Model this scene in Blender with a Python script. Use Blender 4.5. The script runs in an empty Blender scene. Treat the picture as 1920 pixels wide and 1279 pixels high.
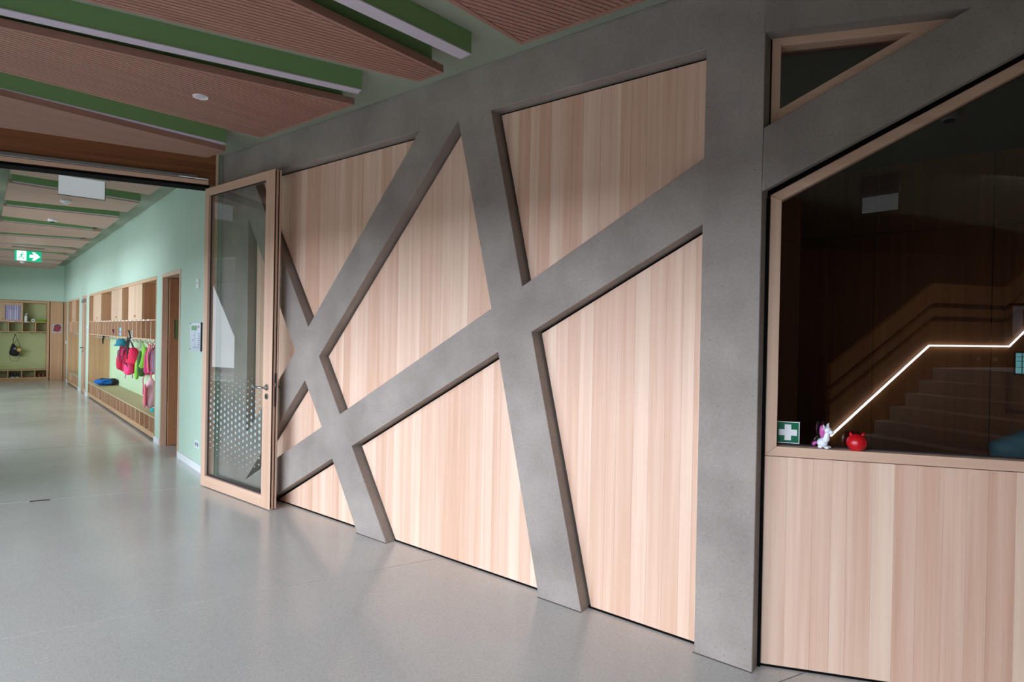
import bpy, bmesh, math, random
from mathutils import Vector, Matrix
from mathutils.geometry import tessellate_polygon

SC = bpy.context.scene
COL = SC.collection
R = math.radians
random.seed(7)

# ---------------------------------------------------------------- camera, sky, lights, exposure
cam_d = bpy.data.cameras.new('camera')
cam = bpy.data.objects.new('camera', cam_d)
COL.objects.link(cam)
yaw, pitch, roll = -0.66785, -0.004506, 0.019084
fw = Vector((math.sin(yaw) * math.cos(pitch), math.cos(yaw) * math.cos(pitch), math.sin(pitch)))
rt = Vector((math.cos(yaw), -math.sin(yaw), 0))
up = rt.cross(fw)
cr, sr = math.cos(roll), math.sin(roll)
r2 = rt * cr + up * sr
u2 = up * cr - rt * sr
m = Matrix((r2, u2, -fw)).transposed().to_4x4()
m.translation = Vector((0, -2.787, 1.5))
cam.matrix_world = m
cam_d.sensor_width = 36
cam_d.lens = 1120 / 1920 * 36
cam_d.shift_y = -(639.5 - 632.5) / 1920
cam_d.clip_start = 0.05
cam_d.clip_end = 100
SC.camera = cam

SC.view_settings.view_transform = 'Standard'
SC.view_settings.look = 'None'
SC.view_settings.gamma = 1
SC.view_settings.use_curve_mapping = False
SC.view_settings.exposure = 0.0
SC.cycles.max_bounces = 9
SC.cycles.diffuse_bounces = 5
SC.cycles.glossy_bounces = 4
SC.cycles.transparent_max_bounces = 12
SC.cycles.sample_clamp_indirect = 6
SC.cycles.use_denoising = True

W = bpy.data.worlds.new('overcast_sky')
SC.world = W
W.use_nodes = True
wn = W.node_tree.nodes
wn['Background'].inputs[0].default_value = (0.80, 0.90, 1.0, 1)
wn['Background'].inputs[1].default_value = 0.25


def area(name, loc, rot, sx, sy, power, col=(0.82, 0.91, 1.0), spread=180):
    d = bpy.data.lights.new(name, 'AREA')
    d.shape = 'RECTANGLE'
    d.size, d.size_y = sx, sy
    d.energy = power
    d.color = col
    d.spread = R(spread)
    o = bpy.data.objects.new(name, d)
    COL.objects.link(o)
    o.location = loc
    o.rotation_euler = rot
    return o


# overcast daylight outside the hall's windows behind the photographer (window wall at y = -4.6)
area('overcast_daylight', (-3.0, -14.0, 11.5), (R(90), 0, 0), 26.0, 20.0, 28500, col=(0.78, 0.865, 1.0))
area('office_fill_light', (3.2, 2.7, 1.7), (R(80), 0, R(100)), 0.9, 1.2, 7, col=(0.95, 0.95, 1.0))  # added weak lamp brightening jacket and cabinets; no window in the office there
area('stairwell_fill_light', (4.3, -2.3, 3.12), (R(-28), 0, 0), 2.4, 0.9, 38, col=(1.0, 0.95, 0.88))  # added lamp brightening the mirrored stairs; the ceiling has no opening
# daylight at the corridor's window openings, opposite the coat lockers
CTH = R(169.9393)
CX = Vector((math.cos(CTH), math.sin(CTH), 0))
CY = Vector((-math.sin(CTH), math.cos(CTH), 0))
C0 = Vector((-7.307, 0.267, 0))
for s_, p_ in ((2.6, 38), (6.2, 38), (9.8, 36)):
    q = C0 + CX * s_ + CY * 2.32
    area('corridor_daylight', (q.x, q.y, 1.65), (R(64), 0, CTH - math.pi), 2.8, 1.7, p_)


# ---------------------------------------------------------------- materials
def srgb(r, g, b):
    def f(v):
        v /= 255
        return v / 12.92 if v <= 0.04045 else ((v + 0.055) / 1.055) ** 2.4
    return (f(r), f(g), f(b), 1)


def base_mat(name):
    m = bpy.data.materials.new(name)
    m.use_nodes = True
    nt = m.node_tree
    return m, nt, nt.nodes['Principled BSDF']


def plain(name, col, rough=0.5, metal=0.0, emit=0, noise=0.0, bump=0.0, nscale=20, spec=0.5):
    m, nt, b = base_mat(name)
    b.inputs['Roughness'].default_value = rough
    b.inputs['Metallic'].default_value = metal
    b.inputs['Specular IOR Level'].default_value = spec
    b.inputs['Base Color'].default_value = col
    if noise or bump:
        tc = nt.nodes.new('ShaderNodeTexCoord')
        n = nt.nodes.new('ShaderNodeTexNoise')
        n.inputs['Scale'].default_value = nscale
        n.inputs['Detail'].default_value = 5
        nt.links.new(tc.outputs['Object'], n.inputs['Vector'])
        if noise:
            r = nt.nodes.new('ShaderNodeMapRange')
            r.inputs['To Min'].default_value = 1 - noise
            r.inputs['To Max'].default_value = 1 + noise
            r.inputs['From Min'].default_value = 0.25
            r.inputs['From Max'].default_value = 0.75
            nt.links.new(n.outputs['Fac'], r.inputs['Value'])
            mx = nt.nodes.new('ShaderNodeVectorMath')
            mx.operation = 'SCALE'
            mx.inputs[0].default_value = col[:3]
            nt.links.new(r.outputs['Result'], mx.inputs['Scale'])
            nt.links.new(mx.outputs['Vector'], b.inputs['Base Color'])
        if bump:
            bp = nt.nodes.new('ShaderNodeBump')
            bp.inputs['Strength'].default_value = bump
            bp.inputs['Distance'].default_value = 0.01
            nt.links.new(n.outputs['Fac'], bp.inputs['Height'])
            nt.links.new(bp.outputs['Normal'], b.inputs['Normal'])
    if emit:
        b.inputs['Emission Color'].default_value = col
        b.inputs['Emission Strength'].default_value = emit
    return m


def wood(name, light, dark, axis='z', rand=0.0, stave=0.0, rough=0.5, contrast=1.0, fig=1.0):
    """larch/oak grain running along the given local axis; rand = tone change per object; stave = width of glued staves"""
    m, nt, b = base_mat(name)
    N, L = nt.nodes, nt.links
    b.inputs['Roughness'].default_value = rough
    b.inputs['Specular IOR Level'].default_value = 0.35
    tc = N.new('ShaderNodeTexCoord')
    oi = N.new('ShaderNodeObjectInfo')
    sep = N.new('ShaderNodeSeparateXYZ')
    L.new(tc.outputs['Object'], sep.inputs[0])
    ax = {'x': 0, 'y': 1, 'z': 2}[axis]
    others = [i for i in range(3) if i != ax]
    vec = N.new('ShaderNodeVectorMath')
    vec.operation = 'ADD'
    L.new(tc.outputs['Object'], vec.inputs[0])
    mul = N.new('ShaderNodeMath')
    mul.operation = 'MULTIPLY'
    mul.inputs[1].default_value = 37.0
    L.new(oi.outputs['Random'], mul.inputs[0])
    cmb = N.new('ShaderNodeCombineXYZ')
    for i in range(3):
        L.new(mul.outputs[0], cmb.inputs[i])
    L.new(cmb.outputs[0], vec.inputs[1])
    # low frequency waviness of the grain
    def noise(sc_across, sc_along, detail, rough_=0.55, dist=0.0):
        mp = N.new('ShaderNodeMapping')
        s = [sc_across] * 3
        s[ax] = sc_along
        mp.inputs['Scale'].default_value = s
        L.new(vec.outputs[0], mp.inputs['Vector'])
        n = N.new('ShaderNodeTexNoise')
        n.inputs['Scale'].default_value = 1
        n.inputs['Detail'].default_value = detail
        n.inputs['Roughness'].default_value = rough_
        n.inputs['Distortion'].default_value = dist
        L.new(mp.outputs[0], n.inputs['Vector'])
        return n.outputs['Fac']
    fine = noise(210, 2.2, 3)
    mid = noise(24, 0.6, 4, 0.6, 0.25)
    broad = noise(9, 0.35, 2)
    def mr(sock, a, c, lo, hi):
        r = N.new('ShaderNodeMapRange')
        r.inputs['From Min'].default_value = a
        r.inputs['From Max'].default_value = c
        r.inputs['To Min'].default_value = lo
        r.inputs['To Max'].default_value = hi
        L.new(sock, r.inputs['Value'])
        return r.outputs['Result']
    def add(a, c):
        n = N.new('ShaderNodeMath')
        n.operation = 'ADD'
        L.new(a, n.inputs[0])
        L.new(c, n.inputs[1])
        return n.outputs[0]
    f = add(mr(fine, 0.3, 0.7, -0.08 * contrast, 0.08 * contrast), mr(mid, 0.3, 0.7, 0.5 - 0.42 * contrast * fig, 0.5 + 0.42 * contrast * fig))
    f = add(f, mr(broad, 0.3, 0.7, -0.12 * contrast, 0.12 * contrast))
    if rand:
        wn_ = N.new('ShaderNodeTexWhiteNoise')
        wn_.noise_dimensions = '1D'
        L.new(oi.outputs['Random'], wn_.inputs['W'])
        f = add(f, mr(wn_.outputs['Value'], 0, 1, -rand, rand))
    if stave:
        dv = N.new('ShaderNodeMath')
        dv.operation = 'DIVIDE'
        dv.inputs[1].default_value = stave
        L.new(sep.outputs[others[0]], dv.inputs[0])
        fl = N.new('ShaderNodeMath')
        fl.operation = 'FLOOR'
        L.new(dv.outputs[0], fl.inputs[0])
        w2 = N.new('ShaderNodeTexWhiteNoise')
        w2.noise_dimensions = '1D'
        L.new(fl.outputs[0], w2.inputs['W'])
        f = add(f, mr(w2.outputs['Value'], 0, 1, -0.25, 0.25))
    cr_ = N.new('ShaderNodeMix')
    cr_.data_type = 'RGBA'
    cr_.clamp_factor = True
    L.new(f, cr_.inputs['Factor'])
    cr_.inputs['A'].default_value = light
    cr_.inputs['B'].default_value = dark
    L.new(cr_.outputs['Result'], b.inputs['Base Color'])
    bp = N.new('ShaderNodeBump')
    bp.inputs['Strength'].default_value = 0.12
    bp.inputs['Distance'].default_value = 0.001
    L.new(fine, bp.inputs['Height'])
    L.new(bp.outputs['Normal'], b.inputs['Normal'])
    return m


def concrete(name):
    m, nt, b = base_mat(name)
    N, L = nt.nodes, nt.links
    b.inputs['Roughness'].default_value = 0.75
    b.inputs['Specular IOR Level'].default_value = 0.3
    tc = N.new('ShaderNodeTexCoord')
    def noise(sc, det, ro=0.55):
        n = N.new('ShaderNodeTexNoise')
        n.inputs['Scale'].default_value = sc
        n.inputs['Detail'].default_value = det
        n.inputs['Roughness'].default_value = ro
        L.new(tc.outputs['Object'], n.inputs['Vector'])
        return n.outputs['Fac']
    n1, n2 = noise(2.6, 6), noise(70, 8, 0.85)
    v = N.new('ShaderNodeTexVoronoi')
    v.inputs['Scale'].default_value = 42
    v.inputs['Randomness'].default_value = 1
    L.new(tc.outputs['Object'], v.inputs['Vector'])
    hole = N.new('ShaderNodeMapRange')
    hole.inputs['From Min'].default_value = 0.05
    hole.inputs['From Max'].default_value = 0.15
    L.new(v.outputs['Distance'], hole.inputs['Value'])
    # only some of the cells carry a pore
    gate = N.new('ShaderNodeMath')
    gate.operation = 'LESS_THAN'
    gate.inputs[1].default_value = 0.78
    L.new(v.outputs['Color'], gate.inputs[0])
    mxh = N.new('ShaderNodeMath')
    mxh.operation = 'MAXIMUM'
    L.new(hole.outputs[0], mxh.inputs[0])
    L.new(gate.outputs[0], mxh.inputs[1])
    r1 = N.new('ShaderNodeValToRGB')
    r1.color_ramp.elements[0].position = 0.3
    r1.color_ramp.elements[0].color = srgb(138, 128, 121)
    r1.color_ramp.elements[1].position = 0.7
    r1.color_ramp.elements[1].color = srgb(163, 153, 145)
    L.new(n1, r1.inputs[0])
    r2 = N.new('ShaderNodeMapRange')
    r2.inputs['From Min'].default_value = 0.3
    r2.inputs['From Max'].default_value = 0.7
    r2.inputs['To Min'].default_value = 0.80
    r2.inputs['To Max'].default_value = 1.16
    L.new(n2, r2.inputs['Value'])
    mm = N.new('ShaderNodeMath')
    mm.operation = 'MULTIPLY'
    L.new(r2.outputs[0], mm.inputs[0])
    h2 = N.new('ShaderNodeMapRange')
    h2.inputs['To Min'].default_value = 0.55
    L.new(mxh.outputs[0], h2.inputs['Value'])
    L.new(h2.outputs[0], mm.inputs[1])
    vs = N.new('ShaderNodeVectorMath')
    vs.operation = 'SCALE'
    L.new(r1.outputs[0], vs.inputs[0])
    L.new(mm.outputs[0], vs.inputs['Scale'])
    L.new(vs.outputs[0], b.inputs['Base Color'])
    hsum = N.new('ShaderNodeMath')
    hsum.operation = 'ADD'
    L.new(n2, hsum.inputs[0])
    L.new(mxh.outputs[0], hsum.inputs[1])
    bp = N.new('ShaderNodeBump')
    bp.inputs['Strength'].default_value = 0.25
    bp.inputs['Distance'].default_value = 0.004
    L.new(hsum.outputs[0], bp.inputs['Height'])
    L.new(bp.outputs[0], b.inputs['Normal'])
    return m


def terrazzo(name):
    m, nt, b = base_mat(name)
    N, L = nt.nodes, nt.links
    b.inputs['Specular IOR Level'].default_value = 0.5
    tc = N.new('ShaderNodeTexCoord')
    v = N.new('ShaderNodeTexVoronoi')
    v.inputs['Scale'].default_value = 260
    L.new(tc.outputs['Object'], v.inputs['Vector'])
    n = N.new('ShaderNodeTexNoise')
    n.inputs['Scale'].default_value = 1.1
    n.inputs['Detail'].default_value = 6
    L.new(tc.outputs['Object'], n.inputs['Vector'])
    r1 = N.new('ShaderNodeValToRGB')
    e = r1.color_ramp.elements
    e[0].position = 0.0
    e[0].color = srgb(168, 168, 166)
    e[1].position = 1.0
    e[1].color = srgb(218, 218, 214)
    e2 = r1.color_ramp.elements.new(0.25)
    e2.color = srgb(192, 192, 188)
    e3 = r1.color_ramp.elements.new(0.8)
    e3.color = srgb(203, 202, 198)
    L.new(v.outputs['Color'], r1.inputs[0])
    r2 = N.new('ShaderNodeMapRange')
    r2.inputs['From Min'].default_value = 0.3
    r2.inputs['From Max'].default_value = 0.7
    r2.inputs['To Min'].default_value = 0.95
    r2.inputs['To Max'].default_value = 1.05
    L.new(n.outputs['Fac'], r2.inputs['Value'])
    vs = N.new('ShaderNodeVectorMath')
    vs.operation = 'SCALE'
    L.new(r1.outputs[0], vs.inputs[0])
    L.new(r2.outputs[0], vs.inputs['Scale'])
    L.new(vs.outputs[0], b.inputs['Base Color'])
    rr = N.new('ShaderNodeMapRange')
    rr.inputs['From Min'].default_value = 0.3
    rr.inputs['From Max'].default_value = 0.7
    rr.inputs['To Min'].default_value = 0.15
    rr.inputs['To Max'].default_value = 0.22
    L.new(n.outputs['Fac'], rr.inputs['Value'])
    L.new(rr.outputs[0], b.inputs['Roughness'])
    return m


def glass(name, tint, ior=1.9, gcol=(1, 1, 1, 1)):
    m = bpy.data.materials.new(name)
    m.use_nodes = True
    nt = m.node_tree
    N, L = nt.nodes, nt.links
    N.remove(N['Principled BSDF'])
    out = N['Material Output']
    tr = N.new('ShaderNodeBsdfTransparent')
    tr.inputs[0].default_value = tint
    clear = N.new('ShaderNodeBsdfTransparent')
    gl = N.new('ShaderNodeBsdfGlossy')
    gl.inputs['Color'].default_value = gcol
    gl.inputs['Roughness'].default_value = 0.0
    fr = N.new('ShaderNodeFresnel')
    fr.inputs['IOR'].default_value = ior
    mx = N.new('ShaderNodeMixShader')
    L.new(fr.outputs[0], mx.inputs[0])
    L.new(tr.outputs[0], mx.inputs[1])
    L.new(gl.outputs[0], mx.inputs[2])
    geo = N.new('ShaderNodeNewGeometry')
    mx2 = N.new('ShaderNodeMixShader')      # the pane's far face lets light straight through
    L.new(geo.outputs['Backfacing'], mx2.inputs[0])
    L.new(mx.outputs[0], mx2.inputs[1])
    L.new(clear.outputs[0], mx2.inputs[2])
    L.new(mx2.outputs[0], out.inputs['Surface'])
    return m


LAR_L, LAR_D = srgb(235, 206, 184), srgb(204, 160, 134)
M = {}
M['plank'] = wood('larch_stave', LAR_L, LAR_D, 'z', rand=0.27, contrast=0.66)
M['larch_z'] = wood('larch_upright', srgb(222, 190, 166), srgb(194, 154, 128), 'z', contrast=0.7)
M['larch_x'] = wood('larch_lengthwise', srgb(222, 190, 166), srgb(194, 154, 128), 'x', contrast=0.7)
M['oak_z'] = wood('locker_wood_upright', srgb(208, 170, 132), srgb(176, 134, 98), 'z', stave=0.11, contrast=0.6)
M['oak_x'] = wood('locker_wood_lengthwise', srgb(214, 176, 138), srgb(184, 142, 104), 'x', contrast=0.6)
M['oak_shade'] = wood('locker_wood_shaded', srgb(168, 120, 88), srgb(140, 98, 70), 'z', stave=0.3, contrast=0.6)  # darker copy of the locker wood: compartment shade put into the colour
M['frontdoor'] = wood('locker_door_wood', srgb(220, 188, 156), srgb(190, 150, 118), 'z', stave=0.14, contrast=0.6)
M['beam'] = wood('portal_beam_wood', srgb(146, 92, 58), srgb(104, 60, 34), 'x', contrast=0.9)
M['ceilwood'] = wood('ceiling_panel_wood', srgb(206, 160, 134), srgb(176, 128, 104), 'x', contrast=0.6)
M['ceilgroove'] = plain('ceiling_panel_groove', srgb(96, 58, 44), 0.8)
M['cab'] = wood('cabinet_wood', srgb(176, 122, 84), srgb(128, 84, 56), 'z', stave=0.2, contrast=0.6)
M['concrete'] = concrete('fair_faced_concrete')
M['floor'] = terrazzo('polished_terrazzo')
M['joint'] = plain('floor_joint', srgb(96, 88, 80), 0.8)
M['mint'] = plain('mint_wall_paint', srgb(186, 210, 192), 0.75, noise=0.02, nscale=3)
M['slab'] = plain('pale_green_ceiling_paint', srgb(152, 160, 142), 0.8, noise=0.03, nscale=4)
M['green'] = plain('leaf_green_paint', srgb(118, 152, 98), 0.6)
M['lime'] = plain('lime_back_panel', srgb(182, 190, 138), 0.7)
M['white'] = plain('white_paint', srgb(232, 234, 238), 0.5)
M['lamp'] = plain('lamp_diffuser_off', srgb(196, 188, 204), 0.35)
M['black'] = plain('black_gap', srgb(10, 10, 12), 0.9, spec=0.1)  # also fills open gaps where only shade would be
M['gasket'] = plain('dark_rubber_gasket', srgb(38, 34, 44), 0.6)
M['steel'] = plain('brushed_steel', srgb(176, 176, 176), 0.28, metal=1)
M['alu'] = plain('aluminium_rail', srgb(160, 158, 160), 0.4, metal=0.8)
M['hook'] = plain('hook_metal', srgb(220, 220, 214), 0.3, metal=0.6)
M['glass'] = glass('clear_glass', (0.86, 0.90, 0.88, 1), 1.75)
M['tint'] = glass('dark_office_glass', (0.50, 0.46, 0.43, 1), 1.95)
M['signgreen'] = plain('safety_sign_green', srgb(0, 104, 70), 0.4)
M['signwhite'] = plain('safety_sign_white', srgb(236, 238, 240), 0.4)
M['emgreen'] = plain('lit_sign_green', srgb(0, 190, 140), 0.4, emit=0.55)
M['emwhite'] = plain('lit_sign_white', srgb(250, 255, 255), 0.4, emit=1.0)
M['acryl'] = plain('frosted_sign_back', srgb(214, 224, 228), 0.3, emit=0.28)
M['stairwood'] = wood('stair_balustrade_wood', srgb(206, 150, 98), srgb(160, 104, 60), 'z', stave=0.2, contrast=0.6)
M['stairstone'] = plain('stair_concrete', srgb(150, 138, 128), 0.6, noise=0.05)
M['led'] = plain('led_strip_light', (1, 0.93, 0.90, 1), 0.5, emit=14)
M['darkwall'] = plain('brown_panelled_wall', srgb(138, 96, 72), 0.8)
M['officewall'] = plain('office_wall', srgb(70, 66, 60), 0.9)


def fab(name, r, g, b, rough=0.8, bump=0.5, ns=26):
    k = 'fab_' + name
    M[k] = plain(name, srgb(r, g, b), rough, noise=0.12, bump=bump, nscale=ns)
    return M[k]


# ---------------------------------------------------------------- mesh helpers
class MB:
    def __init__(self):
        self.bm = bmesh.new()

    def box(self, x0, y0, z0, x1, y1, z1):
        v = [self.bm.verts.new(p) for p in ((x0, y0, z0), (x1, y0, z0), (x1, y1, z0), (x0, y1, z0), (x0, y0, z1), (x1, y0, z1), (x1, y1, z1), (x0, y1, z1))]
        for f in ((3, 2, 1, 0), (4, 5, 6, 7), (0, 1, 5, 4), (1, 2, 6, 5), (2, 3, 7, 6), (3, 0, 4, 7)):
            self.bm.faces.new([v[i] for i in f])
        return self

    def prism(self, poly, a, b, plane='xz', holes=()):
        """polygon in plane xz (extruded along y) or xy (extruded along z)"""
        def P(p, d):
            return (p[0], d, p[1]) if plane == 'xz' else (p[0], p[1], d)
        loops = [list(poly)] + [list(h) for h in holes]
        flat = [p for l in loops for p in l]
        tris = tessellate_polygon([[Vector((p[0], p[1], 0)) for p in l] for l in loops])
        va = [self.bm.verts.new(P(p, a)) for p in flat]
        vb = [self.bm.verts.new(P(p, b)) for p in flat]
        for t in tris:
            try:
                self.bm.faces.new([va[i] for i in t])
                self.bm.faces.new([vb[i] for i in reversed(t)])
            except ValueError:
                pass
        k = 0
        for l in loops:
            n = len(l)
            for i in range(n):
                j = (i + 1) % n
                self.bm.faces.new([va[k + i], va[k + j], vb[k + j], vb[k + i]])
            k += n
        return self

    def tube(self, pts, rad, n=8, cap=True, closed=False):
        pts = [Vector(p) for p in pts]
        rads = rad if isinstance(rad, (list, tuple)) else [rad] * len(pts)
        rings = []
        prev = None
        for i, p in enumerate(pts):
            a = pts[max(i - 1, 0)]
            b = pts[min(i + 1, len(pts) - 1)]
            d = (b - a).normalized()
            if prev is None:
                ref = Vector((0, 0, 1)) if abs(d.z) < 0.9 else Vector((1, 0, 0))
                s = d.cross(ref).normalized()
            else:
                s = (prev - d * prev.dot(d)).normalized()
            prev = s
            t = d.cross(s)
            rings.append([self.bm.verts.new(p + (s * math.cos(2 * math.pi * k / n) + t * math.sin(2 * math.pi * k / n)) * rads[i]) for k in range(n)])
        for i in range(len(rings) - 1):
            for k in range(n):
                self.bm.faces.new([rings[i][k], rings[i][(k + 1) % n], rings[i + 1][(k + 1) % n], rings[i + 1][k]])
        if cap:
            self.bm.faces.new(list(reversed(rings[0])))
            self.bm.faces.new(rings[-1])
        return self

    def lathe(self, prof, c=(0, 0, 0), n=20, axis='z'):
        """profile of (radius, height); closed at both ends"""
        rings = []
        for r, h in prof:
            ring = []
            for k in range(n):
                a = 2 * math.pi * k / n
                x, y = r * math.cos(a), r * math.sin(a)
                p = {'z': (x, y, h), 'y': (x, h, y), 'x': (h, x, y)}[axis]
                ring.append(self.bm.verts.new((p[0] + c[0], p[1] + c[1], p[2] + c[2])))
            rings.append(ring)
        for i in range(len(rings) - 1):
            for k in range(n):
                self.bm.faces.new([rings[i][k], rings[i][(k + 1) % n], rings[i + 1][(k + 1) % n], rings[i + 1][k]])
        self.bm.faces.new(list(reversed(rings[0])))
        self.bm.faces.new(rings[-1])
        return self

    def blob(self, c, ax, e=0.6, nu=18, nv=12, lump=0.0, taper=0.0, seed=0, lean=(0, 0)):
        """rounded-box shape; taper narrows the top; lump crumples it"""
        rnd = random.Random(seed)
        ph = [rnd.uniform(0, 6.28) for _ in range(8)]
        def sp(v, p):
            return math.copysign(abs(v) ** p, v)
        rows = []
        for j in range(nv + 1):
            th = math.pi * (j / nv) - math.pi / 2
            row = []
            for i in range(nu):
                a = 2 * math.pi * i / nu
                z = sp(math.sin(th), e)
                rr = sp(math.cos(th), e)
                x = rr * sp(math.cos(a), e)
                y = rr * sp(math.sin(a), e)
                k = 1 - taper * (z + 1) / 2
                l = 1 + lump * (math.sin(3 * a + ph[0] + 2 * th) + math.sin(5 * a + ph[1] - 3 * th) + math.sin(7 * th + ph[2] + a)) / 2
                row.append((c[0] + x * ax[0] * k * l + lean[0] * (z + 1) / 2, c[1] + y * ax[1] * k * l + lean[1] * (z + 1) / 2, c[2] + z * ax[2]))
            rows.append(row)
        bot = self.bm.verts.new(rows[0][0])
        top = self.bm.verts.new(rows[-1][0])
        R_ = [[self.bm.verts.new(p) for p in row] for row in rows[1:-1]]
        for j in range(len(R_) - 1):
            for i in range(nu):
                k = (i + 1) % nu
                self.bm.faces.new([R_[j][i], R_[j][k], R_[j + 1][k], R_[j + 1][i]])
        for i in range(nu):
            k = (i + 1) % nu
            self.bm.faces.new([bot, R_[0][k], R_[0][i]])
            self.bm.faces.new([top, R_[-1][i], R_[-1][k]])
        return self

    def ribbon(self, pts, w, t, wdir=(1, 0, 0)):
        """flat strap of width w along points"""
        pts = [Vector(p) for p in pts]
        wd = Vector(wdir).normalized() * w / 2
        rings = []
        for i, p in enumerate(pts):
            d = (pts[min(i + 1, len(pts) - 1)] - pts[max(i - 1, 0)]).normalized()
            nrm = d.cross(wd).normalized() * t / 2
            rings.append([self.bm.verts.new(q) for q in (p - wd - nrm, p + wd - nrm, p + wd + nrm, p - wd + nrm)])
        for i in range(len(rings) - 1):
            for k in range(4):
                self.bm.faces.new([rings[i][k], rings[i][(k + 1) % 4], rings[i + 1][(k + 1) % 4], rings[i + 1][k]])
        self.bm.faces.new(list(reversed(rings[0])))
        self.bm.faces.new(rings[-1])
        return self

    def build(self, name, mat, parent=None, smooth=False, bevel=0.0, loc=None, rot=None):
        bmesh.ops.recalc_face_normals(self.bm, faces=self.bm.faces)
        me = bpy.data.meshes.new(name)
        self.bm.to_mesh(me)
        self.bm.free()
        me.materials.append(mat)
        if smooth:
            me.polygons.foreach_set('use_smooth', [True] * len(me.polygons))
        o = bpy.data.objects.new(name, me)
        COL.objects.link(o)
        if parent:
            o.parent = parent
        if loc is not None:
            o.location = loc
        if rot is not None:
            o.rotation_euler = rot
        if bevel:
            md = o.modifiers.new('bevel', 'BEVEL')
            md.width = bevel
            md.segments = 2
            md.limit_method = 'ANGLE'
        return o


def box(name, mat, a, b, parent=None, bevel=0.0):
    return MB().box(*a, *b).build(name, mat, parent, bevel=bevel)


def empty(name, loc=(0, 0, 0), rz=0.0):
    o = bpy.data.objects.new(name, None)
    COL.objects.link(o)
    o.empty_display_size = 0.1
    o.location = loc
    o.rotation_euler = (0, 0, rz)
    return o


def tag(o, label, cat, group=None):
    o['label'] = label
    o['category'] = cat
    if group:
        o['group'] = group
    return o


def struct(o):
    o['kind'] = 'structure'
    return o


def dup(o, parent=None):
    c = o.copy()
    COL.objects.link(c)
    if parent:
        c.parent = parent
    for ch in list(o.children):
        dup(ch, c)
    return c


def clip(poly, p0, n):
    """keep the part of a convex polygon on the side n of the line through p0"""
    out = []
    k = len(poly)
    for i in range(k):
        a, b = poly[i], poly[(i + 1) % k]
        da = (a[0] - p0[0]) * n[0] + (a[1] - p0[1]) * n[1]
        db = (b[0] - p0[0]) * n[0] + (b[1] - p0[1]) * n[1]
        if da >= 0:
            out.append(a)
        if da * db < 0:
            t = da / (da - db)
            out.append((a[0] + (b[0] - a[0]) * t, a[1] + (b[1] - a[1]) * t))
    return out


def area2(poly):
    return sum(poly[i][0] * poly[(i + 1) % len(poly)][1] - poly[(i + 1) % len(poly)][0] * poly[i][1] for i in range(len(poly))) / 2


def inset(poly, d):
    """inset a convex polygon; returns the same number of vertices"""
    if area2(poly) < 0:
        poly = list(reversed(poly))
    k = len(poly)
    lines = []
    for i in range(k):
        a, b = Vector(poly[i]), Vector(poly[(i + 1) % k])
        t = (b - a).normalized()
        n = Vector((-t.y, t.x))
        lines.append((a + n * d, t))
    out = []
    for i in range(k):
        (p, t), (q, u) = lines[i - 1], lines[i]
        den = t.x * u.y - t.y * u.x
        w = q - p
        s = (w.x * u.y - w.y * u.x) / den
        out.append(tuple(p + t * s))
    return poly, out


# frames: C = corridor wall (x away from the camera, y into the corridor), B = office wall, P = portal
BTH = R(23.5)
B0 = Vector((-0.789, 0, 0))
PTH = R(65.35)
P0 = Vector((-5.816, -0.145, 0))
CEIL = 3.17
CEND = 12.95

# ---------------------------------------------------------------- floor: terrazzo fields with thin joints
fl = struct(box('floor', M['joint'], (-24, -8, -0.30), (9, 6.2, -0.012)))
rect = [(-23.5, -7.5), (8.8, -7.5), (8.8, 6.0), (-23.5, 6.0)]
def Cw(s, t=0.0):
    return C0 + CX * s + CY * t
lines = [((-0.665, 0.03), 66.0), ((-2.845, 0.0), 68.6), ((-5.777, -0.06), 65.35)]
for s_, a_ in ((1.2, 65.0), (4.0, 80.0), (7.1, 80.0), (10.2, 80.0)):
    p = Cw(s_)
    lines.append(((p.x, p.y), a_))
G = 0.004
for i in range(len(lines) + 1):
    poly = rect
    if i > 0:
        (p, a) = lines[i - 1]
        n = (-math.sin(R(a)), math.cos(R(a)))       # to the left of the joint: away
        poly = clip(poly, (p[0] + n[0] * G, p[1] + n[1] * G), n)
    if i < len(lines):
        (p, a) = lines[i]
        n = (math.sin(R(a)), -math.cos(R(a)))
        poly = clip(poly, (p[0] + n[0] * G, p[1] + n[1] * G), n)
    o = MB().prism(poly, -0.05, 0.0, 'xy').build('floor_slab', M['floor'], fl)

# threshold bolt plate in the portal joint
pb = empty('floor_bolt_plate', (-6.317, -1.262, 0.0), PTH)
tag(pb, 'small dark metal bolt plate let into the floor joint under the portal', 'bolt plate')
box('plate', M['gasket'], (-0.07, -0.014, 0.0), (0.07, 0.014, 0.003), pb, 0.001)
box('slot', M['black'], (-0.015, -0.006, 0.003), (0.015, 0.006, 0.004), pb)

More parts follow.
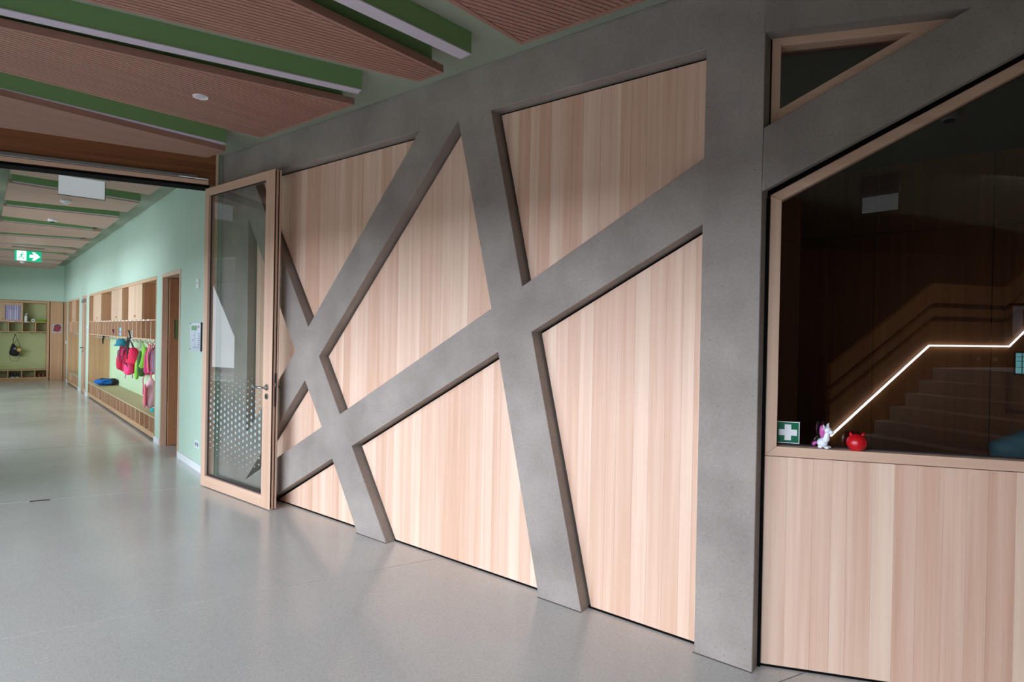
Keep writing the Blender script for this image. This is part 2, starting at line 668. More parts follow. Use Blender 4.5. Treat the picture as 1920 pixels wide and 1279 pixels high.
# ---------------------------------------------------------------- concrete truss wall (right wall, plane y = 0)
OPS = {
    1: [(-5.228, 2.875), (-3.035, 2.873), (-4.312, 1.533)],
    2: [(-5.292, 2.509), (-4.489, 1.324), (-5.274, 0.545)],
    3: [(-4.346, 1.093), (-4.102, 0.740), (-5.269, 0.131)],
    4: [(-4.907, 0.0), (-3.957, 0.508), (-3.629, 0.0)],
    5: [(-2.673, 2.872), (-2.365, 1.656), (-3.869, 0.863), (-4.156, 1.298)],
    6: [(-2.396, 2.878), (-1.055, 2.874), (-1.057, 2.356), (-2.130, 1.785)],
    7: [(-2.305, 1.392), (-3.714, 0.638), (-3.296, 0.0), (-1.970, 0.0)],
    8: [(-2.056, 1.518), (-1.058, 2.042), (-1.057, 0.0), (-1.683, 0.0)],
}
outer = [(-5.797, 0), (-4.907, 0), (-3.957, 0.508), (-3.629, 0), (-3.296, 0), (-3.714, 0.638), (-2.305, 1.392), (-1.970, 0),
         (-1.683, 0), (-2.056, 1.518), (-1.058, 2.042), (-1.057, 0), (-0.789, 0), (-0.789, CEIL), (-5.797, CEIL)]
wa = MB().prism(outer, 0, 0.24, 'xz', [OPS[1], OPS[2], OPS[3], OPS[5], OPS[6]]).build('wall_right', M['concrete'])
md = wa.modifiers.new('bevel', 'BEVEL')
md.width = 0.003
md.segments = 1
md.limit_method = 'ANGLE'
md.angle_limit = R(40)
struct(wa)
for a, b in ((-3.629, -3.296), (-1.970, -1.683), (-1.057, -0.789)):      # sealing joints at the feet
    box('foot_joint', M['joint'], (a - 0.006, -0.006, 0.0), (b, -0.0005, 0.0025), wa)
box('floor_gap_shade', M['black'], (-4.90, 0.0775, 0.0), (-1.06, 0.0995, 0.0115), wa)  # black strip standing in for the shade under the panels
# boarding behind the panels, black to put shade into their open gaps
bk = box('backing_board', M['black'], (-5.75, 0.100, 0.004), (-0.86, 0.18, 2.98), wa)

bb = empty('wall_office', B0, BTH)
struct(bb)
bo = [(0, CEIL), (0, 2.875), (0.790, 2.888), (0.004, 2.448), (0, 2.162), (1.80, 3.135), (3.25, 3.135), (3.25, 0), (4.6, 0), (4.6, CEIL)]
MB().prism(bo, 0, 0.24, 'xz').build('concrete_header', M['concrete'], bb, bevel=0.004)
box('reveal_shade', M['black'], (0.024, 0.066, 0.0), (0.0435, 0.125, 2.145), bb)  # black fill for the shade in the gap beside the column
box('floor_gap_shade', M['black'], (0.044, 0.079, 0.0), (3.22, 0.125, 0.03), bb)  # shade under the parapet panel, done as a black strip
MB().prism([(0.002, 2.156), (0.046, 2.156), (1.84, 3.128), (1.79, 3.132), (0.002, 2.166)], 0.082, 0.125, 'xz').build('reveal_shade', M['black'], bb)  # black fill for the shade between header and window frame
MB().prism([(0.002, 2.46), (0.040, 2.484), (0.040, 2.884), (0.775, 2.8925), (0.79, 2.888), (0.004, 2.8745)], 0.082, 0.125, 'xz').build('reveal_shade', M['black'], bb)  # shade around the triangular frame, done as a black fill

PN = {1: 'larch wall panel in the concrete wall, large downward triangle beside the open door leaf',
      2: 'larch wall panel in the concrete wall, small triangle seen through and just beside the door leaf',
      3: 'smallest larch wall panel, low sliver triangle between two concrete struts right of the door leaf',
      4: 'larch wall panel on the floor, low triangle at the foot of the door leaf',
      5: 'larch wall panel in the middle of the wall, tall four-sided kite touching no floor or column',
      6: 'larch wall panel high up left of the big column, under the concrete top beam',
      7: 'larch wall panel on the floor between the two slanting concrete legs',
      8: 'pale larch wall panel on the floor, tallest one, directly left of the big column'}
ZB = 0.012


RS = random.Random(11)


def plank_panel(poly, y, name_parent, x_off=0.0, w=0.087):
    xs = [p[0] for p in poly]
    w0, x = w, min(xs) - 0.03 * RS.random()
    while x < max(xs):
        w = w0 * RS.choice((0.72, 0.9, 1.0, 1.0, 1.15, 1.25))
        q = clip(clip(poly, (x + 0.0003, 0), (1, 0)), (x + w - 0.0003, 0), (-1, 0))
        if len(q) >= 3 and abs(area2(q)) > 2e-4:
            MB().prism(q, y, y + 0.022, 'xz').build('plank', M['plank'], name_parent)
        x += w


for k, poly in OPS.items():
    cx = sum(p[0] for p in poly) / len(poly)
    _, q = inset(poly, 0.017)
    q = clip(q, (0, ZB), (0, 1))
    if k in (4, 7, 8):      # these stand on the floor: no side gap needed below
        _, q = inset(poly + [], 0.017)
        q = clip([(p[0], p[1] if p[1] > 0.03 else ZB) for p in q], (0, ZB), (0, 1))
    e = empty('wall_panel', (cx, 0.0, 0.0))
    tag(e, PN[k], 'wall panel', 'larch panels in the concrete truss wall')
    q = [(p[0] - cx, p[1]) for p in q]
    plank_panel(q, 0.077, e, x_off=-cx % 0.087)
for o in [o for o in COL.objects if o.name.startswith('wall_panel')]:
    o['group'] = 'larch panels in the concrete truss wall'

# office wall: parapet panel, window frames, panes
pe = empty('wall_panel', B0, BTH)
tag(pe, 'wide larch parapet panel under the office window, right of the big column', 'wall panel', 'larch panels in the concrete truss wall')
plank_panel([(0.044, ZB), (3.22, ZB), (3.22, 0.965), (0.044, 0.965)], 0.077, pe, 0.038, 0.0865)
w1 = empty('window_1', B0, BTH)
struct(w1)
FY0, FY1 = 0.077, 0.165
def fr(poly, name='window_frame', mat='larch_x', parent=w1, y0=FY0, y1=FY1):
    return MB().prism(poly, y0, y1, 'xz').build(name, M[mat], parent, bevel=0.0015)
fr([(0.044, 0.968), (3.22, 0.968), (3.22, 1.012), (0.096, 1.012)], 'window_sill')
fr([(0.044, 0.9685), (0.0955, 1.0125), (0.0955, 2.136), (0.048, 2.160)], 'window_jamb', 'larch_z')
fr([(0.0485, 2.161), (0.0960, 2.1365), (1.84, 3.085), (1.84, 3.135)], 'window_head')
fr([(1.841, 3.135), (1.841, 3.085), (3.17, 3.085), (3.22, 3.135)], 'window_head')
fr([(3.17, 1.0125), (3.22, 0.9690), (3.22, 3.134), (3.17, 3.084)], 'window_jamb', 'larch_z')
MB().prism([(0.09, 1.006), (3.18, 1.006), (3.18, 3.09), (1.84, 3.09), (0.09, 2.14)], 0.139, 0.147, 'xz').build('pane', M['tint'], w1)
for q in ([(0.0957, 1.0124), (3.17, 1.0124), (3.17, 1.018), (0.101, 1.018)], [(0.0957, 1.018), (0.101, 1.018), (0.101, 2.13), (0.0957, 2.134)]):
    fr(q, 'gasket', 'gasket', w1, 0.126, 0.139)
w2 = empty('window_2', B0, BTH)
struct(w2)
tri_o = [(0.042, 2.882), (0.775, 2.892), (0.042, 2.484)]
tri_i = [(0.079, 2.841), (0.605, 2.846), (0.079, 2.553)]
for i in range(3):
    j = (i + 1) % 3
    fr([tri_o[i], tri_o[j], tri_i[j], tri_i[i]], 'window_frame', 'larch_z' if i == 2 else 'larch_x', w2)
MB().prism([(0.07, 2.848), (0.63, 2.852), (0.07, 2.54)], 0.139, 0.147, 'xz').build('pane', M['tint'], w2)

# ---------------------------------------------------------------- green ceiling slab, shell of hall and corridor
struct(box('ceiling', M['slab'], (-24, -8, CEIL), (9, 6.2, CEIL + 0.2)))
# corridor wall with its openings (frame C, wall body behind y = 0)
wc = empty('wall_corridor', C0, CTH)
struct(wc)
segs = [(0.0, 0.955, 2.19), (1.27, 7.80, 2.185), (8.20, 8.95, 2.185), (9.50, 11.85, 2.165), (12.10, 12.95, 2.15)]
pts = [(-1.53, 0)]
for a, b, h in segs:
    pts += [(a, 0), (a, h), (b, h), (b, 0)]
pts = pts[:-1] + [(12.951, 0), (12.951, CEIL), (-1.53, CEIL)]
MB().prism(pts, 0, -0.16, 'xz').build('wall_face', M['mint'], wc)
be = [(-1.50, -0.001), (0.956, 1.269), (7.801, 8.199), (8.951, 9.499), (11.851, 12.099)]
for i, (a, b) in enumerate(be):
    o = box('baseboard_corridor', M['white'], (a, 0.0, 0.0), (b, 0.014, 0.078), None, 0.002)
    o.location = C0
    o.rotation_euler = (0, 0, CTH)
    struct(o)
# end wall of the corridor (faces the camera)
# end-wall frame: local x runs towards the corridor wall (x = -t), local y away from the camera
ETH = math.atan2(-CY.y, -CY.x)
E0 = Cw(CEND)
struct(box('end_light_block', M['darkwall'], (-24, 1.0, 0), (-21.2, 4.5, CEIL)))  # added dark block that stops light leaking past the end wall
we = struct(MB().prism([(-2.6, 0), (-2.34, 0), (-2.34, 2.17), (-0.002, 2.17), (-0.002, CEIL), (-2.6, CEIL)], 0, 0.15, 'xz').build('wall_end', M['mint'], loc=E0, rot=(0, 0, ETH)))

# corridor's window side, never in view: piers with openings that let the daylight in
wl = MB()
for a, b in ((-1.0, 1.2), (4.0, 4.8), (7.6, 8.4), (11.2, 12.95)):
    wl.box(a, 2.45, 0, b, 2.65, CEIL)
for a, b in ((1.2, 4.0), (4.8, 7.6), (8.4, 11.2)):
    wl.box(a, 2.45, 0, b, 2.65, 0.7)
    wl.box(a, 2.45, 2.6, b, 2.65, CEIL)
o = wl.build('wall_windows', M['mint'], loc=C0, rot=(0, 0, CTH))
struct(o)
# hall shell behind the photographer
hb = MB()
for a, b in ((-8.0, -6.9), (0.3, 1.9)):
    hb.box(a, -3.9, 0, b, -3.7, CEIL)
hb.box(-6.9, -3.9, 2.1, 0.3, -3.7, CEIL)
wf = MB()
for x in (-6.9, -5.9, -4.45, -2.9, -1.35, 0.24):
    wf.box(x, -3.86, 0, x + 0.06, -3.76, 2.1)
struct(wf.build('window_3', M['larch_z']))
struct(hb.build('wall_back', M['darkwall']))
struct(MB().box(1.9, -7.2, 0, 2.0, -3.7, CEIL).box(1.9, -7.3, 0, 8.6, -7.2, CEIL).box(8.5, -7.2, 0, 8.6, 3.0, CEIL).build('wall_stairwell', M['darkwall']))
struct(box('wall_office_end', M['concrete'], (3.45, 2.05, 0), (8.6, 2.2, CEIL)))
struct(MB().box(-7.75, -4.7, 0, -7.6, -2.75, CEIL).build('wall_left', M['mint']))

# ---------------------------------------------------------------- portal: beam, post, closer rail
pf = empty('door_1', P0, PTH)
struct(pf)
box('head_beam', M['beam'], (-2.62, 0.0, 2.868), (0.080, 0.22, CEIL), pf, 0.002)
box('head_board', M['larch_x'], (-2.62, -0.006, 2.868), (0.02, 0.0, 2.905), pf)
box('rebate', M['black'], (-2.62, 0.02, 2.846), (0.03, 0.2, 2.868), pf)
box('closer_rail', M['alu'], (-2.5, -0.030, 2.908), (-0.075, -0.0005, 2.940), pf, 0.002)
MB().tube([(-0.22, -0.034, 2.915), (0.02, -0.06, 2.905)], 0.007, 8).build('closer_arm', M['steel'], pf)
box('door_post', M['larch_z'], (0.081, -0.004, 0), (0.104, 0.16, CEIL), pf, 0.002)
box('jamb_strip', M['gasket'], (0.105, 0.01, 0), (0.112, 0.05, CEIL), pf)
st = struct(MB().prism([(-5.775, -0.052), (-5.797, 0.0), (-5.797, 0.10), (-5.86, 0.10), (-5.86, 0.03)], 0, CEIL, 'xy').build('trim_1', M['mint']))

# door leaf, opened flat against the concrete wall
DX0, DX1, DY0, DY1, DZ0, DZ1 = -5.856, -4.617, -0.135, -0.073, 0.008, 2.834
dl = empty('glazed_door_leaf', (DX0, DY0, 0))
tag(dl, 'tall glazed door leaf with pale wood frame standing open against the concrete wall', 'door')
def dbox(name, mat, x0, z0, x1, z1, y0=0.0, y1=None, bevel=0.002, parent=None):
    y1 = (DY1 - DY0) if y1 is None else y1
    return box(name, M[mat], (x0 - DX0, y0, z0), (x1 - DX0, y1, z1), parent or dl, bevel)
dbox('hinge_stile', 'larch_z', DX0, DZ0, DX0 + 0.078, DZ1)
ls = dbox('lock_stile', 'larch_z', DX1 - 0.137, DZ0, DX1, DZ1, 0, 0.0055, 0.001)
dbox('lock_stile', 'larch_z', DX1 - 0.137, DZ0, DX1 - 0.006, DZ1, 0.0056, 0.038)
dbox('lock_stile', 'larch_z', DX1 - 0.137, DZ0, DX1, DZ1, 0.050, 0.062)
dbox('edge_gasket', 'gasket', DX1 - 0.13, DZ0 + 0.01, DX1 - 0.012, DZ1 - 0.01, 0.0381, 0.0499, 0)
dbox('edge_gasket', 'black', DX1 - 0.0059, DZ0 + 0.01, DX1 - 0.004, DZ1 - 0.01, 0.0057, 0.0165, 0)
dbox('top_rail', 'larch_x', DX0 + 0.0785, DZ1 - 0.066, DX1 - 0.1375, DZ1)
dbox('bottom_rail', 'larch_x', DX0 + 0.0785, DZ0, DX1 - 0.1375, DZ0 + 0.100)
gx0, gx1, gz0, gz1 = DX0 + 0.0785, DX1 - 0.1375, DZ0 + 0.1005, DZ1 - 0.0665
pane = dbox('pane', 'glass', gx0, gz0, gx1, gz1, 0.028, 0.036, 0)
for a in ((gx0, gz0, gx1, gz0 + 0.012), (gx0, gz1 - 0.012, gx1, gz1), (gx0, gz0 + 0.012, gx0 + 0.012, gz1 - 0.012), (gx1 - 0.006, gz0 + 0.012, gx1, gz1 - 0.012)):
    dbox('glazing_gasket', 'gasket', *a, 0.022, 0.028, 0)
# halftone of frosted dots on the pane
M['dot'] = plain('frosted_dot', srgb(160, 178, 180), 0.6)
db = MB()
px, pz = 0.068, 0.056
for i in range(15):
    for j in range(21):
        x = gx0 + 0.05 + i * px
        z = 0.15 + j * pz + (i % 2) * pz / 2
        if x > gx1 - 0.03 or z < 0.14:
            continue
        u = i / 14
        zc = 0.70 - 0.05 * u
        d = (z - zc) / (0.50 if z > zc else 0.50)
        r = 0.0165 * max(0, 1 - abs(d) ** 1.3)
        if r < 0.0035:
            continue
        db.lathe([(r, 0.0262), (r, 0.0278)], (x - DX0, 0, z), 10, 'y')
o = db.build('dot_pattern', M['dot'], dl)
o['kind'] = 'stuff'
# lever handle, rose, key rose, lock face
hx = -4.685 - DX0
h = MB().lathe([(0.026, -0.009), (0.026, 0.0)], (hx, 0, 1.02), 20, 'y').build('handle_rose', M['steel'], dl, bevel=0.001)
MB().tube([(hx, -0.005, 1.02), (hx, -0.048, 1.02), (hx - 0.02, -0.058, 1.02), (hx - 0.09, -0.060, 1.018), (hx - 0.13, -0.056, 1.02)], 0.0095, 10).build('lever', M['steel'], h, smooth=True)
k = MB().lathe([(0.024, -0.007), (0.024, 0.0)], (hx, 0, 0.945), 20, 'y').build('key_rose', M['steel'], dl)
box('keyhole', M['black'], (hx - 0.003, -0.008, 0.935), (hx + 0.003, -0.0068, 0.952), k)
dbox('lock_face', 'gasket', DX1 - 0.0058, 0.86, DX1 - 0.001, 1.14, 0.0305, 0.041, 0)
dbox('latch', 'steel', DX1 - 0.001, 1.03, DX1 + 0.006, 1.06, 0.024, 0.038, 0.001)
MB().tube([(hx, 0.062, 1.02), (hx, 0.105, 1.02), (hx - 0.12, 0.112, 1.02)], 0.009, 8).build('lever', M['steel'], dl, smooth=True)
for z in (0.25, 1.45, 2.6):
    MB().lathe([(0.009, -0.05), (0.009, 0.05)], (-0.006, 0.02, z), 10).build('hinge', M['steel'], dl)

# ---------------------------------------------------------------- ceiling panels and light channels
def ceil_panel(poly, label, group, slats=False, ang=66.0, origin=(0, 0), rz=0.0, zb=3.0):
    """poly in local xy of the given frame"""
    e = empty('ceiling_panel', (origin[0], origin[1], zb), rz)
    tag(e, label, 'ceiling panel', group)
    th = 0.043
    if not slats:
        MB().prism(poly, 0, th, 'xy').build('board', M['ceilwood2' if rz else 'ceilwood'], e, bevel=0.001)
    else:
        MB().prism(poly, 0.007, th, 'xy').build('board', M['ceilgroove'], e)
        poly, ins = inset(poly, 0.022)
        k = len(poly)
        for i in range(k):
            j = (i + 1) % k
            MB().prism([poly[i], poly[j], ins[j], ins[i]], 0.0, 0.0069, 'xy').build('edge_strip', M['ceilwood'], e)
        for i in range(k):
            j = (i + 1) % k
            a, b = Vector(poly[i]), Vector(poly[j])
            t = (b - a).normalized()
            n = Vector((t.y, -t.x))
            MB().prism([tuple(a), tuple(b), tuple(b + n * 0.004), tuple(a + n * 0.004)], 0.0, th, 'xy').build('edge_band', M['ceilwood'], e)
        ins = inset(ins, 0.004)[1]
        d = Vector((math.cos(R(ang)), math.sin(R(ang))))
        nn = Vector((-d.y, d.x))
        vals = [Vector(p).dot(nn) for p in ins]
        sm = MB()
        v = math.floor(min(vals) / 0.030) * 0.030
        while v < max(vals):
            q = clip(clip(ins, tuple(nn * (v + 0.0025)), tuple(nn)), tuple(nn * (v + 0.0265)), tuple(-nn))
            if len(q) >= 3 and abs(area2(q)) > 1e-5:
                sm.prism(q, 0.0005, 0.0069, 'xy')
            v += 0.030
        o = sm.build('slats', M['ceilwood'], e)
        o['kind'] = 'stuff'
    _, g = inset(poly, 0.045)
    MB().prism(g, th + 0.0005, CEIL - zb - 0.001, 'xy').build('carrier', M['green'], e)
    return e


# lengthwise grain for the boards follows the panels
M['ceilwood'] = wood('ceiling_slat_wood', srgb(166, 126, 112), srgb(140, 100, 86), 'y', contrast=0.6)
M['ceilwood2'] = wood('ceiling_board_wood', srgb(190, 160, 146), srgb(168, 136, 122), 'y', contrast=0.6)


def ray_pt(p, ang, y):
    """point where the line through p at the angle reaches the given y"""
    return (p[0] + (y - p[1]) / math.tan(R(ang)), y)


YW, YF = -0.345, -3.4
HG = 'slatted wooden panels under the hall ceiling'
pa, pb_ = (-1.900, YW), (-0.55, YW)
ceil_panel([pa, ray_pt(pa, 88, YF), ray_pt(pb_, 68, YF), pb_], 'finely slatted wood ceiling panel at the top centre of the picture, nearest the big column', HG, True)
pa, pb_ = (-2.675, YW), (-2.470, YW)
ceil_panel([pa, ray_pt(pa, 68.4, YF), ray_pt(pb_, 88, YF), pb_], 'slatted wood ceiling panel narrowing to a tip, between two green light channels', HG, True, 68.4)
pa, pb_ = (-4.455, YW), (-3.295, YW)
ceil_panel([pa, ray_pt(pa, 84.8, YF), ray_pt(pb_, 70, YF), pb_], 'wide wood ceiling panel with the round downlight in it', HG, True, 84.8)
pa, pb_ = (-5.364, YW), (-5.045, YW)
ceil_panel([pa, ray_pt(pa, 68, YF), ray_pt(pb_, 88.6, YF), pb_], 'wood ceiling panel right in front of the brown portal beam', HG, True, 68)


def channel(p, q, w, label, group, z0=3.045, rz=0.0, origin=(0, 0)):
    """green box channel from p to q (local xy), width w to the left of p->q, lamp strip underneath"""
    a, b = Vector(p), Vector(q)
    t = (b - a).normalized()
    n = Vector((-t.y, t.x))
    e = empty('light_channel', (origin[0], origin[1], 0), rz)
    tag(e, label, 'ceiling light', group)
    f = lambda u, v: tuple(a + t * u + n * v)
    Ln = (b - a).length
    MB().prism([f(0, 0), f(Ln, 0), f(Ln, w), f(0, w)], z0 + 0.006, CEIL - 0.001, 'xy').build('channel', M['green'], e)
    MB().prism([f(0.004, 0.004), f(Ln - 0.004, 0.004), f(Ln - 0.004, w - 0.012), f(0.004, w - 0.012)], z0, z0 + 0.0058, 'xy').build('diffuser', M['lamp'], e)
    return e


LG = 'green light channels under the hall ceiling'
channel((-2.253, -0.343), ray_pt((-2.253, -0.343), 85.0, YF), -0.075, 'dark green light channel at the top, right of the tapering slatted panel', LG)
channel((-3.152, -0.393), ray_pt((-3.152, -0.393), 68.6, YF), -0.062, 'long green light channel above the downlight panel, its end at the wall', LG)
channel((-4.976, -0.37), ray_pt((-4.976, -0.37), 85.9, YF), -0.075, 'green light channel nearest the brown portal beam', LG)

CG = 'wooden panels under the corridor ceiling'
KP = [((-1.15, -0.9), (0.07, 0.02)), ((0.67, 0.52), (1.45, 1.70)), ((2.02, 2.19), (3.25, 3.11)), ((3.67, 3.73), (4.61, 5.05)), ((5.06, 5.45), (6.36, 6.55)),
      ((6.85, 6.75), (7.52, 7.75)), ((8.07, 8.2), (9.30, 9.45)), ((9.71, 9.6), (10.47, 10.7)), ((10.92, 11.1), (12.03, 12.35))]
ordn = ['hidden half behind the portal beam', 'with the blank sign plate in front of it', 'second beyond the blank sign plate, with the round loudspeaker', 'third beyond the blank sign plate',
        'fourth beyond the blank sign plate', 'just before the lit exit sign', 'just beyond the lit exit sign', 'second beyond the lit exit sign', 'last one before the green end wall']
ordc = ['', 'first behind the portal, crossing behind the blank sign plate', 'second behind the portal', 'third behind the portal', 'fourth behind the portal',
        'just before the lit exit sign', 'just beyond the lit exit sign', 'second beyond the lit exit sign', 'last one before the green end wall']
for i, ((n0, n1), (f0, f1)) in enumerate(KP):
    t0, t1 = 0.315, 1.53
    ceil_panel([(n0, t0), (f0, t0), (f1, t1), (n1, t1)], 'flat wooden corridor ceiling panel, ' + ordn[i], CG, origin=(C0.x, C0.y), rz=CTH)
    if i:
        e0 = 0.32 if i < 3 else 0.43
        s0 = n0 + (n1 - n0) * (e0 - t0) / (t1 - t0)
        channel((s0 - 0.004, e0), (n1 - 0.004, 1.50), 0.055, 'green corridor light channel, ' + ordc[i], 'green light channels under the corridor ceiling', z0=3.012, rz=CTH, origin=(C0.x, C0.y))

# ---------------------------------------------------------------- ceiling fittings
def on_c(s, t, z):
    p = Cw(s, t)
    return (p.x, p.y, z)


e = empty('downlight', (-3.998, -1.016, 3.0))
tag(e, 'small round white downlight set in the wide ceiling panel', 'downlight')
MB().lathe([(0.030, -0.001), (0.045, -0.006), (0.047, -0.001), (0.047, 0.0)], n=24).build('ring', M['white'], e, smooth=False)
MB().lathe([(0.010, -0.004), (0.030, -0.0055), (0.030, -0.001)], n=24).build('lens', M['lamp'], e)
def detector(s, t, label, dark=False):
    e = empty('smoke_detector' if not dark else 'ceiling_speaker', on_c(s, t, 3.0), CTH)
    tag(e, label, 'smoke detector' if not dark else 'speaker')
    MB().lathe([(0.022, -0.040), (0.050, -0.028), (0.055, -0.018), (0.055, -0.001)], n=20).build('housing', M['white'], e, smooth=False)
    MB().lathe([(0.030, -0.046), (0.030, -0.0285)], (0.0, 0, 0), 16).build('grille' if dark else 'sensor', M['gasket' if dark else 'white'], e)
detector(1.14, 0.99, 'white smoke detector under the corridor ceiling, below the blank sign plate')
detector(2.87, 0.99, 'round white ceiling speaker with dark centre, second fitting along the corridor', True)
e = empty('smoke_detector', (1.367, -1.085, CEIL), 0.3)
tag(e, 'smoke detector seen only as a dim reflection at the top right of the office glass', 'smoke detector')
MB().lathe([(0.030, -0.055), (0.048, -0.045), (0.055, -0.030), (0.055, -0.001)], n=20).build('housing', M['white'], e)
MB().lathe([(0.036, -0.066), (0.036, -0.0555)], n=16).build('sensor', M['gasket'], e)
detector(10.4, 1.01, 'small far white smoke detector just below the lit exit sign')


def sign_hang(s, t, w, h, drop, name, label, lit):
    e = empty(name, on_c(s, t, 3.0), CTH)
    tag(e, label, 'exit sign' if lit else 'sign')
    box('mount', M['alu'], (-0.03, -w * 0.62, -0.022), (0.03, w * 0.62, -0.001), e, 0.003)
    z1 = -0.022 - drop
    # the plate: its camera side faces -x
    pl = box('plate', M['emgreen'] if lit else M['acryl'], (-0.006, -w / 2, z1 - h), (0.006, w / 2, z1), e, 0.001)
    if not lit:
        box('edge_rim', M['alu'], (-0.009, -w / 2 - 0.006, z1 - h - 0.008), (0.009, w / 2 + 0.006, z1 - h - 0.0005), e)
        box('edge_rim', M['alu'], (-0.009, -w / 2 - 0.006, z1 - h), (0.009, -w / 2 - 0.0005, z1), e)
        return e
    # pictogram in picture orientation: picture-right = -y local
    def P(poly, nm, mt):
        mb = MB()
        q = [(-(u - 0.5) * w, z1 - h + v * h) for u, v in poly]
        bmv = [mb.bm.verts.new((-0.0085, a, b)) for a, b in q] + [mb.bm.verts.new((-0.0062, a, b)) for a, b in q]
        k = len(q)
        tr = tessellate_polygon([[Vector((a, b, 0)) for a, b in q]])
        for tt in tr:
            mb.bm.faces.new([bmv[i] for i in tt])
            mb.bm.faces.new([bmv[i + k] for i in reversed(tt)])
        for i in range(k):
            j = (i + 1) % k
            mb.bm.faces.new([bmv[i], bmv[j], bmv[k + j], bmv[k + i]])
        return mb.build(nm, M[mt], pl)
    P([(0.08, 0.03), (0.43, 0.03), (0.43, 0.97), (0.08, 0.97)], 'door_field', 'emwhite')
    P([(0.55, 0.36), (0.72, 0.36), (0.64, 0.10), (0.74, 0.10), (0.95, 0.50), (0.74, 0.90), (0.64, 0.90), (0.72, 0.64), (0.55, 0.64)], 'arrow', 'emwhite')
    def bar(a, b, wd, nm='runner'):
        a, b = Vector((a[0] * w, a[1] * h)), Vector((b[0] * w, b[1] * h))
        d = (b - a).normalized()
        n = Vector((-d.y, d.x)) * wd / 2
        q = [a - n, b - n, b + n, a + n]
        mb = MB()
        mb_q = [(-(p.x - w / 2), z1 - h + p.y) for p in q]
        va = [mb.bm.verts.new((-0.0100, *p)) for p in mb_q]
        vb = [mb.bm.verts.new((-0.0086, *p)) for p in mb_q]
        mb.bm.faces.new(va)
        mb.bm.faces.new(list(reversed(vb)))
        for i in range(4):
            j = (i + 1) % 4
            mb.bm.faces.new([va[i], va[j], vb[j], vb[i]])
        return mb.build(nm, M['emgreen'], pl)
    bar((0.29, 0.76), (0.31, 0.84), 0.02, 'runner_head')
    bar((0.27, 0.70), (0.23, 0.42), 0.022, 'runner_torso')
    bar((0.25, 0.66), (0.36, 0.55), 0.011, 'runner_arm')
    bar((0.26, 0.66), (0.16, 0.58), 0.011, 'runner_arm')
    bar((0.24, 0.44), (0.33, 0.30), 0.012, 'runner_leg')
    bar((0.33, 0.32), (0.31, 0.14), 0.011, 'runner_leg')
    bar((0.23, 0.42), (0.13, 0.22), 0.012, 'runner_leg')
    return e


sign_hang(-0.42, 0.99, 0.375, 0.185, 0.006, 'hanging_sign', 'blank back of a hanging sign plate just behind the portal beam', False)
sign_hang(7.05, 1.06, 0.40, 0.195, 0.05, 'exit_sign', 'lit green hanging exit sign with running figure and arrow pointing right', True)

